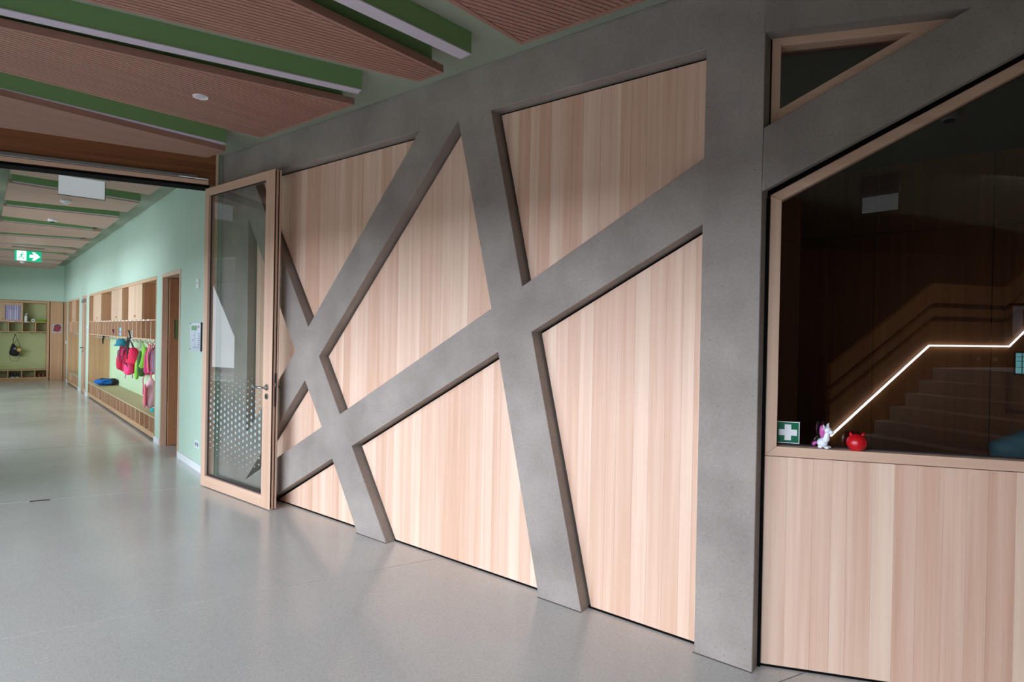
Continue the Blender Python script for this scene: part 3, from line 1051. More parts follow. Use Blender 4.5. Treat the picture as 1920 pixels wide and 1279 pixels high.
# ---------------------------------------------------------------- coat lockers let into the corridor wall
def locker_unit(s0, s1, n, ztop, label, doors, tags=True, group='built-in coat lockers'):
    """frame C; body behind the wall face (negative y)"""
    e = empty('coat_locker', C0, CTH)
    tag(e, label, 'locker', group)
    D, T = 0.375, 0.028
    dz = ztop
    box('side_board', M['oak_z'], (s0 + 0.002, -D, 0.03), (s0 + T, 0.004, dz - 0.05), e, 0.001)
    box('side_board', M['oak_z'], (s1 - T, -D, 0.03), (s1 - 0.002, 0.004, dz - 0.05), e, 0.001)
    box('top_board', M['oak_x'], (s0 + 0.002, -D, dz - 0.049), (s1 - 0.002, 0.004, dz - 0.004), e, 0.001)
    box('back_panel', M['lime'] if False else M['mintback'], (s0 + T, -D - 0.012, 0.03), (s1 - T, -D, dz - 0.05), e)
    box('plinth', M['oak_x'], (s0 + 0.002, -0.33, 0.028), (s1 - 0.002, 0.004, 0.100), e, 0.001)
    box('kick_shade', M['black'], (s0 + 0.002, -0.2, 0.0), (s1 - 0.002, -0.02, 0.0275), e)  # shadow under the plinth, built as a black strip
    box('bench_seat', M['bench'], (s0 + T, -D, 0.300), (s1 - T, 0.006, 0.320), e, 0.001)
    box('shelf', M['oak_x'], (s0 + T, -0.355, 1.596), (s1 - T, 0.002, 1.612), e)
    box('shelf', M['oak_x'], (s0 + T, -0.355, 1.332), (s1 - T, 0.002, 1.348), e)
    box('cubby_back', M['oak_shade'], (s0 + T, -0.10, 0.1005), (s1 - T, -0.09, 0.2995), e)  # shallow back in the darker wood, shade painted in
    box('compartment_back', M['oak_shade'], (s0 + T, -0.115, 1.3485), (s1 - T, -0.105, 1.5955), e)
    w = (s1 - s0) / n
    for i in range(1, n):
        x = s0 + i * w
        box('divider', M['frontdoor'], (x - 0.011, -0.089, 0.1005), (x + 0.011, 0.003, 0.2995), e)
        box('divider', M['frontdoor'], (x - 0.011, -0.104, 1.3485), (x + 0.011, 0.001, 1.5955), e)
    hk = None
    for i in range(n):
        x = s0 + (i + 0.5) * w
        if hk is None:
            mb = MB()
            mb.box(-0.03, -0.004, 0.0, 0.03, 0.004, -0.0)if False else None
            mb.tube([(0, 0, 0), (0, 0, -0.035), (0, 0.012, -0.055), (0, 0.035, -0.058), (0, 0.045, -0.035)], 0.007, 6)
            mb.tube([(0, 0, -0.030), (0, -0.02, -0.052), (0, -0.04, -0.050), (0, -0.046, -0.03)], 0.006, 6)
            mb.box(-0.022, -0.02, -0.004, 0.022, 0.02, 0.0)
            hk = mb.build('hook', M['hook'], e)
            hk.location = (x, -0.13, 1.3315)
        else:
            c = hk.copy()
            COL.objects.link(c)
            c.location = (x, -0.13, 1.3315)
        if tags and i < n - 3 and i % 1 == 0 and i > 0:
            box('name_tag', M['white'], (x - 0.045, 0.0025, 1.594), (x + 0.045, 0.005, 1.616), e)
    for a, b in doors:
        d = box('door', M['frontdoor'], (a, -0.016, 1.614), (b, 0.004, dz - 0.052), e, 0.001)
        cx = (a + b) / 2
        box('finger_hole', M['cab'], (cx - 0.07, 0.0041, 1.655), (cx + 0.07, 0.006, 1.685), d)
        box('partition', M['oak_z'], (a - 0.024, -0.35, 1.614), (a - 0.006, -0.017, dz - 0.052), e)
        box('partition', M['oak_z'], (b + 0.006, -0.35, 1.614), (b + 0.024, -0.017, dz - 0.052), e)
    box('cupboard_back', M['oak_z'], (s0 + T, -0.37, 1.6125), (s1 - T, -0.352, dz - 0.0505), e)
    return e


M['mintback'] = plain('locker_back_mint', srgb(190, 216, 176), 0.7)
M['bench'] = plain('bench_linoleum', srgb(186, 168, 132), 0.55)
locker_unit(1.27, 7.80, 20, 2.185, 'long built-in wooden coat locker with bench, hung with bright bags, beside the door niche', [(2.20, 3.26), (3.83, 4.90), (6.08, 7.15)])
locker_unit(9.50, 11.85, 7, 2.165, 'shorter empty wooden coat locker further down the corridor, beyond the glass door', [(10.25, 11.0)], False)

# end-wall locker (frame E: x = -t)
e = empty('coat_locker', E0, ETH)
tag(e, 'coat locker with lime green back filling the far end wall of the corridor', 'locker', 'built-in coat lockers')
X0, X1 = -2.30, -0.32
box('side_board', M['oak_z'], (X1 - 0.05, -0.03, 0.055), (X1, 0.36, 2.16), e, 0.001)
box('side_board', M['oak_z'], (X0, -0.03, 0.055), (X0 + 0.05, 0.36, 2.16), e, 0.001)
box('top_board', M['oak_x'], (X0 + 0.0505, -0.03, 2.105), (X1 - 0.0505, 0.36, 2.16), e, 0.001)
box('back_panel', M['lime'], (X0 + 0.05, 0.34, 0.06), (X1 - 0.05, 0.355, 2.105), e)
box('plinth', M['oak_x'], (X0, -0.01, 0.0), (X1 + 0.0, 0.30, 0.0545), e)
box('bottom_board', M['oak_x'], (X0 + 0.0505, -0.03, 0.055), (X1 - 0.0505, 0.33, 0.100), e, 0.001)
box('bench_seat', M['oak_x'], (X0 + 0.0505, -0.03, 0.285), (X1 - 0.0505, 0.338, 0.305), e, 0.001)
box('shelf', M['oak_x'], (X0 + 0.0505, -0.015, 1.580), (X1 - 0.0505, 0.338, 1.598), e)
box('shelf', M['oak_x'], (X0 + 0.0505, -0.015, 1.320), (X1 - 0.0505, 0.338, 1.338), e)
for x in (-0.615, -0.893, -1.175, -1.455, -1.735, -2.015):
    box('divider', M['oak_z'], (x - 0.011, -0.013, 1.3385), (x + 0.011, 0.33, 1.5795), e)
    box('divider', M['oak_z'], (x - 0.011, -0.028, 0.1005), (x + 0.011, 0.30, 0.2845), e)
box('partition', M['oak_z'], (-0.902, 0.0, 1.5985), (-0.884, 0.338, 2.1045), e)
d = box('door', M['frontdoor'], (-1.60, -0.022, 1.602), (-0.884, -0.001, 2.100), e, 0.001)
box('finger_hole', M['cab'], (-1.32, -0.024, 1.645), (-1.27, -0.0221, 1.665), d)
d = box('door', M['frontdoor'], (-2.24, -0.022, 1.602), (-1.606, -0.001, 2.100), e, 0.001)
for x in (-0.475, -0.755, -1.03, -1.31, -1.59):
    o = MB().tube([(x, 0.15, 1.32), (x, 0.14, 1.26), (x, 0.11, 1.245), (x, 0.09, 1.265)], 0.007, 6).box(x - 0.02, 0.13, 1.315, x + 0.02, 0.17, 1.3195).build('hook', M['hook'], e)
for x in (-0.80, -1.10, -1.40):
    box('name_tag', M['white'], (x - 0.05, -0.020, 1.584), (x + 0.05, -0.0155, 1.600), e)

# wood-lined corner: tall cupboard front on the end wall and one on the corridor wall
e = empty('tall_cupboard', E0, ETH)
tag(e, 'tall plain wooden cupboard front in the far corner, with a coloured picture on it', 'cupboard')
box('front', M['oak_z'], (-0.300, -0.012, 0.0), (-0.016, 0.20, 2.165), e, 0.001)
box('shadow_gap', M['black'], (-0.318, 0.005, 0.0), (-0.301, 0.2, 2.165), e)
e2 = empty('tall_cupboard', C0, CTH)
tag(e2, 'narrow tall wooden cupboard front on the right side of the far corner', 'cupboard')
box('front', M['oak_z'], (12.105, -0.14, 0.0), (12.50, 0.0, 2.145), e2, 0.001)
box('front', M['oak_z'], (12.505, -0.14, 0.0), (12.93, 0.0, 2.145), e2, 0.001)
o = box('switch', M['white'], (12.25, 0.0005, 1.02), (12.33, 0.012, 1.10), e2)
# picture on the cupboard: a plain red satchel shape on white paper
e = empty('picture', (0, 0, 0))
e.location = E0
e.rotation_euler = (0, 0, ETH)
tag(e, 'small unframed print of a dark red rounded shape on the corner cupboard', 'picture')
fab('print', 150, 60, 74, 0.6, 0, 20)
box('paper', plain('print_paper', srgb(186, 178, 178), 0.6), (-0.255, -0.015, 1.30), (-0.045, -0.0125, 1.56), e)
MB().prism([(-0.225, 1.36), (-0.21, 1.50), (-0.15, 1.535), (-0.08, 1.515), (-0.065, 1.42), (-0.09, 1.35), (-0.17, 1.34)], -0.0175, -0.0155, 'xz').build('red_shape', M['fab_print'], e)
MB().prism([(-0.24, 1.36), (-0.228, 1.36), (-0.205, 1.51), (-0.15, 1.545), (-0.09, 1.53), (-0.055, 1.44), (-0.066, 1.44), (-0.098, 1.516), (-0.15, 1.53), (-0.195, 1.50)], -0.0185, -0.0176, 'xz').build('outline', M['gasket'], e)

# timetable on the end-wall cupboard door
e = empty('timetable', (0, 0, 0))
e.location = E0
e.rotation_euler = (0, 0, ETH)
tag(e, 'purple and white striped timetable sheet stuck on the far cupboard door', 'poster')
tp = plain('timetable_purple', srgb(104, 88, 150), 0.6)
tw = plain('timetable_white', srgb(206, 200, 222), 0.6)
sh = box('sheet', tw, (-1.245, -0.0255, 1.635), (-0.935, -0.0225, 2.030), e)
mb = MB()
for i, (a, b) in enumerate([(0.0, 0.075), (0.15, 0.20), (0.26, 0.31), (0.38, 0.43), (0.49, 0.545), (0.60, 0.64), (0.72, 0.77), (0.86, 0.93), (0.97, 1.0)]):
    mb.box(-1.245 + a * 0.31, -0.0272, 1.635, -1.245 + b * 0.31, -0.0256, 2.03)
mb.build('column_stripes', tp, e)
mb = MB()
for i in range(8):
    z = 1.66 + i * 0.032
    mb.box(-1.185, -0.0285, z, -1.100, -0.0273, z + 0.016)
    mb.box(-1.080, -0.0285, z, -1.010, -0.0273, z + 0.016)
o = mb.build('entries', tw, e)

# glass door between the two lockers, seen edge-on
def c_obj(name, label, cat, loc, group=None):
    e = empty(name, on_c(*loc), CTH)
    return tag(e, label, cat, group)


e = empty('door_2', C0, CTH)
struct(e)
def cb(name, mat, a, b, bevel=0.001, par=None):
    return box(name, M[mat] if isinstance(mat, str) else mat, a, b, par or e, bevel)
cb('door_frame', 'larch_z', (8.202, -0.14, 0), (8.262, 0.004, 2.12))
cb('door_frame', 'larch_z', (8.888, -0.14, 0), (8.948, 0.004, 2.12))
cb('door_frame', 'larch_x', (8.202, -0.14, 2.121), (8.948, 0.004, 2.183))
cb('door_stile', 'larch_z', (8.265, -0.07, 0.01), (8.375, -0.012, 2.115))
cb('door_stile', 'larch_z', (8.775, -0.07, 0.01), (8.885, -0.012, 2.115))
cb('door_rail', 'larch_x', (8.376, -0.07, 2.0), (8.774, -0.012, 2.115))
cb('door_rail', 'larch_x', (8.376, -0.07, 0.01), (8.774, -0.012, 0.12))
cb('pane', 'glass', (8.376, -0.045, 0.121), (8.774, -0.037, 1.999), 0)
cb('door_closer', 'alu', (8.42, -0.0115, 2.03), (8.80, 0.035, 2.10))
h = MB().tube([(8.83, -0.01, 1.02), (8.83, 0.045, 1.02), (8.70, 0.055, 1.02)], 0.010, 8).build('door_handle', M['steel'], e, smooth=True)
MB().lathe([(0.022, -0.012), (0.022, 0.002)], (8.83, 0, 0.94), 12, 'y').build('key_rose', M['steel'], e)
st = struct(MB().box(8.3, -1.2, 0, 8.9, -1.15, 2.4).build('trim_2', M['darkwall'], loc=C0, rot=(0, 0, CTH)))

# door niche next to the long locker: wooden lining and an inward-opened leaf with a small window
e = empty('door_3', C0, CTH)
struct(e)
cb('door_frame', 'larch_z', (0.003, -0.30, 0), (0.052, 0.006, 2.138))
cb('door_frame', 'larch_z', (0.905, -0.06, 0), (0.952, 0.006, 2.138))
cb('door_frame', 'larch_x', (0.003, -0.30, 2.139), (0.952, 0.006, 2.187))
cb('niche_wall', 'darkwall', (-0.6, -1.6, 0), (1.2, -1.5, 2.6), 0)
e = c_obj('open_door_leaf', 'brown wooden door leaf swung open inside the niche, with a small green-looking window', 'door', (0.885, -0.065, 0))
mb = MB()
for a, b, c, d in ((-0.95, -0.22, 0.008, 2.13), (-0.055, 0.0, 0.008, 2.13), (-0.2199, -0.0551, 0.008, 1.36), (-0.2199, -0.0551, 1.61, 2.13)):
    mb.box(-0.045, a, c, 0.0, b, d)
mb.build('leaf', M['oak_dark'] if 'oak_dark' in M else wood('niche_door_wood', srgb(190, 134, 96), srgb(158, 108, 76), 'z', stave=0.3, contrast=0.7), e)
box('vision_panel', M['mint2'] if 'mint2' in M else plain('green_vision_panel', srgb(118, 138, 84), 0.25), (-0.030, -0.219, 1.361), (-0.015, -0.056, 1.609), e)

# notice holder, wall plates
e = c_obj('evacuation_plan', 'pale framed evacuation plan with green heading on the mint wall beside the door leaf', 'notice', (-0.49, 0.0, 1.265))
sh = box('back_plate', plain('plan_paper', srgb(172, 182, 198), 0.3), (-0.43, 0.002, 0.0), (0.0, 0.012, 0.296), e, 0.001)
fb = plain('plan_green', srgb(84, 150, 84), 0.5)
fr_ = plain('plan_red', srgb(196, 92, 96), 0.5)
fg = plain('plan_ink', srgb(110, 120, 140), 0.5)
box('heading', fb, (-0.27, 0.0122, 0.215), (-0.055, 0.0132, 0.265), e)
box('red_mark', fr_, (-0.37, 0.0122, 0.245), (-0.30, 0.0132, 0.265), e)
mb = MB()
for i in range(9):
    mb.box(-0.40, 0.0122, 0.03 + i * 0.019, -0.33 + 0.012 * (i % 3), 0.0132, 0.037 + i * 0.019)
for a in ((-0.20, 0.03, -0.194, 0.20), (-0.20, 0.16, -0.13, 0.166), (-0.30, 0.03, -0.10, 0.036), (-0.13, 0.10, -0.10, 0.12)):
    mb.box(a[0], 0.0122, a[1], a[2], 0.0132, a[3])
mb.build('plan_drawing', fg, e)
box('side_rim', M['gasket'], (-0.438, 0.0, -0.004), (-0.4305, 0.016, 0.300), e)
for x in (-0.42, -0.01):
    for z in (0.01, 0.286):
        MB().lathe([(0.007, 0.0125), (0.007, 0.018)], (x, 0, z), 10, 'y').build('screw', M['steel'], e)
e = c_obj('wall_socket', 'white double wall socket low on the mint wall beside the door leaf', 'socket', (-0.74, 0.0, 0.235))
box('plate', M['white'], (-0.155, 0.001, 0.0), (0.0, 0.009, 0.082), e, 0.002)
for x in (-0.115, -0.042):
    MB().lathe([(0.02, 0.0092), (0.024, 0.0104)], (x, 0, 0.041), 14, 'y').build('socket_cup', fg, e)
e = c_obj('wall_thermostat', 'tiny white thermostat plate high on the mint wall beside the door leaf', 'thermostat', (-0.72, 0.0, 1.93))
box('plate', M['white'], (-0.07, 0.001, 0.0), (0.0, 0.018, 0.10), e, 0.003)
box('button', M['lamp'], (-0.05, 0.0185, 0.04), (-0.02, 0.022, 0.06), e)
e = c_obj('light_switch', 'small white switch on the mint pier between long locker and glass door', 'switch', (8.08, 0.0, 1.30))
box('plate', M['white'], (-0.16, 0.001, 0.0), (0.0, 0.012, 0.20), e, 0.002)
box('rocker', M['lamp'], (-0.13, 0.0125, 0.03), (-0.03, 0.016, 0.17), e)
e = c_obj('white_box', 'tiny white box standing in a shoe cubby of the long locker', 'box', (6.28, -0.045, 0.103))
box('carton', M['white'], (-0.07, -0.03, 0), (0.07, 0.03, 0.09), e, 0.002)
box('lid', M['lamp'], (-0.073, -0.033, 0.0905), (0.073, 0.033, 0.104), e)

# ---------------------------------------------------------------- things hanging in the long locker (frame C)
fab('pinkred', 214, 28, 74)
fab('hotpink', 246, 60, 120)
fab('magenta', 198, 40, 110)
fab('purple', 130, 58, 96)
fab('darkstrap', 66, 52, 78)
fab('navy', 40, 50, 78)
fab('lime', 128, 198, 62)
fab('darkgreen', 60, 92, 46)
fab('teal', 44, 136, 158)
fab('skyblue', 108, 196, 232)
fab('blossom', 226, 176, 190, ns=12, bump=0.8)
fab('rose', 222, 110, 128)
fab('lilac', 190, 164, 204)
fab('blue', 16, 96, 172)
fab('black', 22, 22, 26)
fab('jblue', 120, 205, 240, 0.5)
HZ = 1.3315
CB = 'bags and clothes hanging in the long locker'


def thing_c(name, label, cat, s, t, z=0.0, group=CB):
    return c_obj(name, label, cat, (s, t, z), group)


# 1 red-pink rucksack (left)
e = thing_c('backpack', 'crimson school backpack hanging leftmost in the long locker, with purple straps', 'backpack', 4.62, -0.18)
MB().blob((0, 0, 0.945), (0.17, 0.10, 0.225), 0.62, lump=0.04, taper=0.22, seed=1).build('body', M['fab_pinkred'], e, smooth=True)
MB().blob((-0.02, 0.08, 0.885), (0.11, 0.055, 0.13), 0.6, lump=0.03, seed=2).build('front_pocket', M['fab_pinkred'], e, smooth=True)
MB().ribbon([(-0.10, 0.04, 1.16), (-0.12, 0.06, 1.05), (-0.11, 0.07, 0.92), (-0.13, 0.02, 0.80)], 0.05, 0.012).build('shoulder_strap', M['fab_darkstrap'], e)
MB().ribbon([(-0.03, 0.05, 1.17), (-0.02, 0.115, 1.08), (-0.03, 0.12, 0.95), (-0.05, 0.115, 0.84)], 0.04, 0.012).build('shoulder_strap', M['fab_purple'], e)
MB().ribbon([(-0.04, 0.0, 0.74), (-0.05, 0.0, 0.68), (-0.04, 0.01, 0.60)], 0.03, 0.006).build('loose_strap', M['fab_purple'], e)
MB().tube([(-0.03, 0.0, 1.15), (-0.02, 0.03, 1.24), (0.0, 0.05, 1.275), (0.02, 0.03, 1.24), (0.03, 0.0, 1.15)], 0.008, 6).build('hanging_loop', M['fab_darkstrap'], e)
MB().box(0.10, 0.085, 1.03, 0.13, 0.10, 1.045).box(0.12, 0.135, 0.83, 0.15, 0.145, 0.845).build('reflector', M['white'], e)
# 2 hot pink rucksack with big pocket
e = thing_c('backpack', 'hot pink backpack with big round front pocket hanging in the middle of the long locker', 'backpack', 3.78, -0.16)
MB().blob((0, 0, 0.955), (0.20, 0.12, 0.215), 0.66, lump=0.06, taper=0.40, seed=5).build('body', M['fab_pinkred'], e, smooth=True)
MB().blob((-0.09, 0.085, 0.82), (0.17, 0.05, 0.095), 0.6, lump=0.02, seed=6).build('front_pocket', M['fab_hotpink'], e, smooth=True)
MB().tube([(-0.25, 0.10, 0.79), (-0.23, 0.12, 0.88), (-0.15, 0.135, 0.915), (-0.02, 0.13, 0.918), (0.07, 0.10, 0.90)], 0.008, 6).build('zip', M['fab_navy'], e)
MB().ribbon([(0.15, 0.06, 1.20), (0.17, 0.12, 1.10), (0.16, 0.13, 1.0), (0.17, 0.12, 0.95)], 0.055, 0.014).build('shoulder_strap', M['fab_purple'], e)
MB().ribbon([(0.05, 0.0, 0.74), (0.06, 0.0, 0.70), (0.05, 0.0, 0.66)], 0.035, 0.008).build('loose_strap', M['fab_purple'], e)
MB().tube([(-0.05, 0.0, 1.16), (-0.03, 0.03, 1.25), (0.0, 0.05, 1.275), (0.03, 0.03, 1.25), (0.05, 0.0, 1.16)], 0.007, 6).build('hanging_loop', M['fab_darkstrap'], e)
# 3 lime green jacket
e = thing_c('jacket', 'lime green and dark green jacket hanging beside the pink backpack', 'jacket', 2.92, -0.17)
MB().blob((0, 0, 0.98), (0.15, 0.11, 0.22), 0.8, lump=0.16, taper=0.45, seed=9, lean=(-0.02, 0)).build('body', M['fab_lime'], e, smooth=True)
MB().blob((-0.09, 0.05, 0.95), (0.05, 0.07, 0.20), 0.8, lump=0.12, taper=0.3, seed=10, lean=(0.07, 0)).build('lining', M['fab_darkgreen'], e, smooth=True)
MB().blob((0.01, 0.105, 0.86), (0.05, 0.035, 0.16), 0.8, lump=0.06, seed=11, lean=(0.0, -0.02)).build('sleeve', M['fab_lime'], e, smooth=True)
MB().tube([(-0.04, 0.0, 1.18), (-0.01, 0.04, 1.275), (0.03, 0.0, 1.18)], 0.009, 6).build('hanging_loop', M['fab_lime'], e)
# 4 magenta bag
e = thing_c('cloth_bag', 'narrow magenta cloth bag with long trailing strap, right of the green jacket', 'bag', 2.56, -0.18)
MB().blob((0, 0, 0.99), (0.07, 0.10, 0.20), 0.7, lump=0.08, taper=0.25, seed=14).build('body', M['fab_magenta'], e, smooth=True)
MB().ribbon([(0.0, 0.05, 0.83), (0.02, 0.09, 0.74), (0.0, 0.09, 0.60), (0.01, 0.09, 0.50)], 0.035, 0.006).build('trailing_strap', M['fab_magenta'], e)
MB().tube([(-0.03, 0.0, 1.17), (0.0, 0.04, 1.275), (0.03, 0.0, 1.17)], 0.007, 6).build('hanging_loop', M['fab_rose'], e)
# 5 pink/lilac patterned bag
e = thing_c('cloth_bag', 'pink and lilac patterned bag hanging nearest the right end of the long locker', 'bag', 2.15, -0.17)
MB().blob((0, 0, 1.03), (0.13, 0.10, 0.19), 0.6, lump=0.05, taper=0.1, seed=17).build('body', M['fab_lilac'], e, smooth=True)
MB().ribbon([(-0.06, 0.08, 1.25), (-0.06, 0.115, 1.12), (-0.06, 0.11, 0.95), (-0.06, 0.10, 0.86)], 0.08, 0.014).build('front_band', M['fab_rose'], e)
MB().ribbon([(0.05, 0.06, 1.26), (0.06, 0.11, 1.14), (0.06, 0.118, 1.0)], 0.04, 0.012).build('shoulder_strap', M['fab_magenta'], e)
MB().tube([(-0.04, 0.0, 1.20), (0.0, 0.04, 1.275), (0.04, 0.0, 1.20)], 0.007, 6).build('hanging_loop', M['fab_rose'], e)
# 6 pale pink drawstring gym bag
e = thing_c('gym_bag', 'pale pink drawstring gym bag hanging lowest, just above the bench seat', 'gym bag', 2.06, -0.10)
MB().blob((0, 0, 0.565), (0.20, 0.13, 0.225), 0.95, lump=0.09, taper=0.62, seed=21, nu=24).build('sack', M['fab_blossom'], e, smooth=True)
MB().blob((-0.09, 0.09, 0.54), (0.05, 0.02, 0.17), 0.9, lump=0.1, seed=22).build('fold', M['fab_rose'], e, smooth=True)
MB().tube([(-0.02, 0.0, 0.76), (-0.03, 0.01, 1.0), (-0.01, -0.01, 1.275)], 0.006, 6).tube([(0.02, 0.0, 0.76), (0.03, 0.01, 1.0), (0.01, -0.01, 1.275)], 0.006, 6).build('drawstring', M['fab_rose'], e)
# hats, pouch, helmet, laces
e = thing_c('sun_hat', 'teal blue sun hat hooked above the crimson backpack', 'hat', 4.28, -0.07)
MB().lathe([(0.115, 1.18), (0.11, 1.20), (0.085, 1.22), (0.08, 1.27), (0.05, 1.30), (0.01, 1.305)], n=20).build('crown', M['fab_teal'], e, smooth=True)
MB().ribbon([(-0.10, 0.03, 1.20), (-0.11, 0.05, 1.05), (-0.10, 0.05, 0.93)], 0.06, 0.012).build('chin_strap', M['fab_purple'], e)
e = thing_c('fabric_pouch', 'light blue pouch with a magenta stripe standing in an upper compartment', 'pouch', 4.07, -0.045, 1.3485)
MB().blob((0, 0, 0.075), (0.11, 0.03, 0.073), 0.35, lump=0.01, seed=3).build('pouch', M['fab_skyblue'], e, smooth=True)
MB().box(-0.105, 0.029, 0.062, 0.105, 0.034, 0.078).build('stripe', M['fab_magenta'], e)
e = thing_c('winter_hat', 'small dark and purple knitted hat half hidden left of the light blue pouch', 'hat', 4.68, -0.05, 1.3485)
MB().blob((0, 0, 0.045), (0.09, 0.04, 0.044), 0.9, lump=0.05, seed=31).build('knit', M['fab_black'], e, smooth=True)
MB().ribbon([(-0.10, 0.03, 0.03), (-0.02, 0.045, 0.085), (0.08, 0.03, 0.11)], 0.04, 0.01, (0, 1, 0)).build('brim', M['fab_purple'], e)
e = thing_c('bike_helmet', 'white and black child bike helmet with hanging chin straps', 'helmet', 3.065, -0.05, 1.3485)
MB().blob((0, 0, 0.035), (0.145, 0.075, 0.075), 0.9, taper=0.3, seed=33).build('shell', M['white'], e, smooth=True)
MB().tube([(-0.14, 0.07, -0.01), (-0.06, 0.075, 0.07), (0.04, 0.07, 0.10), (0.13, 0.04, 0.06)], 0.012, 6).build('trim_band', M['fab_black'], e)
MB().ribbon([(-0.11, 0.07, 0.0), (-0.08, 0.085, -0.12), (0.02, 0.085, -0.27)], 0.04, 0.01).ribbon([(0.11, 0.07, 0.0), (0.07, 0.085, -0.12), (0.02, 0.085, -0.27), (0.03, 0.085, -0.34)], 0.04, 0.01).ribbon([(0.0, 0.07, 0.0), (0.01, 0.085, -0.15), (-0.04, 0.085, -0.25)], 0.025, 0.01).build('chin_strap', M['fab_black'], e)
e = thing_c('lanyard', 'black lanyard looped over a hook at the left of the long locker', 'lanyard', 6.15, -0.10, 1.3315)
MB().tube([(-0.15, 0.03, -0.005), (-0.05, 0.06, 0.01), (0.05, 0.06, -0.01), (0.16, 0.03, 0.0)], 0.012, 6).tube([(0.0, 0.05, 0.0), (0.04, 0.06, -0.08), (0.0, 0.06, -0.155), (-0.05, 0.06, -0.08), (-0.02, 0.05, 0.0)], 0.010, 6).tube([(-0.05, 0.05, 0.0), (-0.12, 0.06, -0.05)], 0.012, 6).build('cord', M['fab_black'], e)
MB().blob((0.03, 0.06, -0.155), (0.022, 0.010, 0.020), 0.6).build('clasp', M['steel'], e, smooth=True)
# blue jacket lying on the bench
e = thing_c('jacket', 'crumpled blue and black jacket lying on the bench of the long locker', 'jacket', 6.72, -0.19, 0.321)
MB().blob((0, 0.03, 0.07), (0.17, 0.17, 0.069), 0.95, lump=0.22, seed=41, nu=26).build('body', M['fab_blue'], e, smooth=True)
MB().blob((-0.03, -0.10, 0.07), (0.15, 0.075, 0.068), 0.85, lump=0.12, seed=42).build('lining', M['fab_black'], e, smooth=True)
MB().blob((0.02, 0.06, 0.12), (0.10, 0.07, 0.025), 0.9, lump=0.12, seed=43).build('collar', M['fab_black'], e, smooth=True)
e = thing_c('drink_lid', 'small turquoise cup on the bench under the pale pink gym bag', 'cup', 1.85, -0.10, 0.321)
MB().lathe([(0.035, 0.0), (0.045, 0.02), (0.046, 0.05), (0.040, 0.055)], n=16).build('cup', plain('turquoise_plastic', srgb(40, 190, 200), 0.4), e, smooth=False)
MB().lathe([(0.02, 0.0551), (0.012, 0.066)], n=12).build('knob', M['white'], e)

# ---------------------------------------------------------------- things in the end-wall locker (frame E)
def e_obj(name, label, cat, x, y, z, group=None):
    p = E0 + Vector((math.cos(ETH), math.sin(ETH), 0)) * x + Vector((-math.sin(ETH), math.cos(ETH), 0)) * y
    e = empty(name, (p.x, p.y, z), ETH)
    return tag(e, label, cat, group)


e = e_obj('drawstring_bag', 'black patterned drawstring bag hanging alone in the far end-wall locker', 'bag', -1.035, 0.10, 0.0)
MB().blob((0, 0, 0.84), (0.14, 0.075, 0.17), 0.8, lump=0.07, taper=0.75, seed=51, lean=(-0.04, 0)).build('sack', M['fab_black'], e, smooth=True)
MB().lathe([(0.045, -0.090), (0.052, -0.070)], (0.085, 0, 0.84), 14, 'y').build('gold_badge', plain('gold_badge', srgb(196, 160, 88), 0.5), e)
MB().lathe([(0.030, -0.088), (0.034, -0.070)], (0.0, 0, 0.875), 12, 'y').build('grey_badge', plain('grey_badge', srgb(120, 122, 124), 0.5), e)
MB().tube([(-0.03, 0, 0.99), (-0.035, 0, 1.10), (0.0, 0.0, 1.258)], 0.008, 6).tube([(-0.02, 0, 0.99), (0.045, -0.03, 1.12), (0.005, 0.0, 1.258)], 0.005, 6).tube([(-0.11, -0.02, 0.72), (-0.09, -0.03, 0.58), (0.0, -0.03, 0.52), (0.08, -0.03, 0.57), (0.13, -0.02, 0.74), (0.10, -0.04, 0.98), (0.0, -0.02, 1.25)], 0.0045, 6).build('drawstring', M['fab_black'], e)
def shoe(x, z, mat, sole, label, rz, group):
    e = e_obj('shoe', label, 'shoe', x, 0.07, z, group)
    e.rotation_euler = (0, 0, ETH + rz)
    mb = MB().blob((0, 0.01, 0.045), (0.040, 0.10, 0.032), 0.75, taper=0.25)
    mb.blob((0, 0.055, 0.075), (0.034, 0.045, 0.035), 0.8)
    mb.build('upper', mat, e, smooth=True)
    MB().blob((0, 0.005, 0.010), (0.043, 0.108, 0.010), 0.5).build('sole', sole, e, smooth=True)
    return e
wn_ = M['white']
bs = plain('brown_shoe', srgb(128, 84, 66), 0.6)
shoe(-1.085, 0.101, M['fab_navy'], wn_, 'dark blue shoe with white sole, left one of the pair in the far shoe cubby', 0.1, 'dark shoes')
shoe(-0.975, 0.101, M['fab_navy'], wn_, 'dark blue shoe with white sole, right one of the pair in the far shoe cubby', -0.1, 'dark shoes')
shoe(-0.52, 0.101, bs, bs, 'brown shoe, left one of the pair in the rightmost far shoe cubby', 0.12, 'brown shoes')
shoe(-0.425, 0.101, bs, bs, 'brown shoe, right one of the pair in the rightmost far shoe cubby', -0.05, 'brown shoes')
e = e_obj('pump_bottle', 'white pump bottle standing on the open shelf of the far locker', 'bottle', -0.82, 0.06, 1.598)
MB().lathe([(0.033, 0.0), (0.036, 0.01), (0.036, 0.13), (0.028, 0.155), (0.012, 0.165), (0.012, 0.185)], n=18).build('bottle', M['white'], e, smooth=False)
MB().lathe([(0.010, 0.1855), (0.010, 0.215)], n=10).tube([(0.004, 0, 0.213), (0.045, 0, 0.210)], 0.007, 8).build('pump', M['white'], e)
e = e_obj('tape_roll', 'white paper roll lying on its side on the far open shelf', 'roll', -0.665, 0.03, 1.598)
mb = MB()
n = 24
rg = []
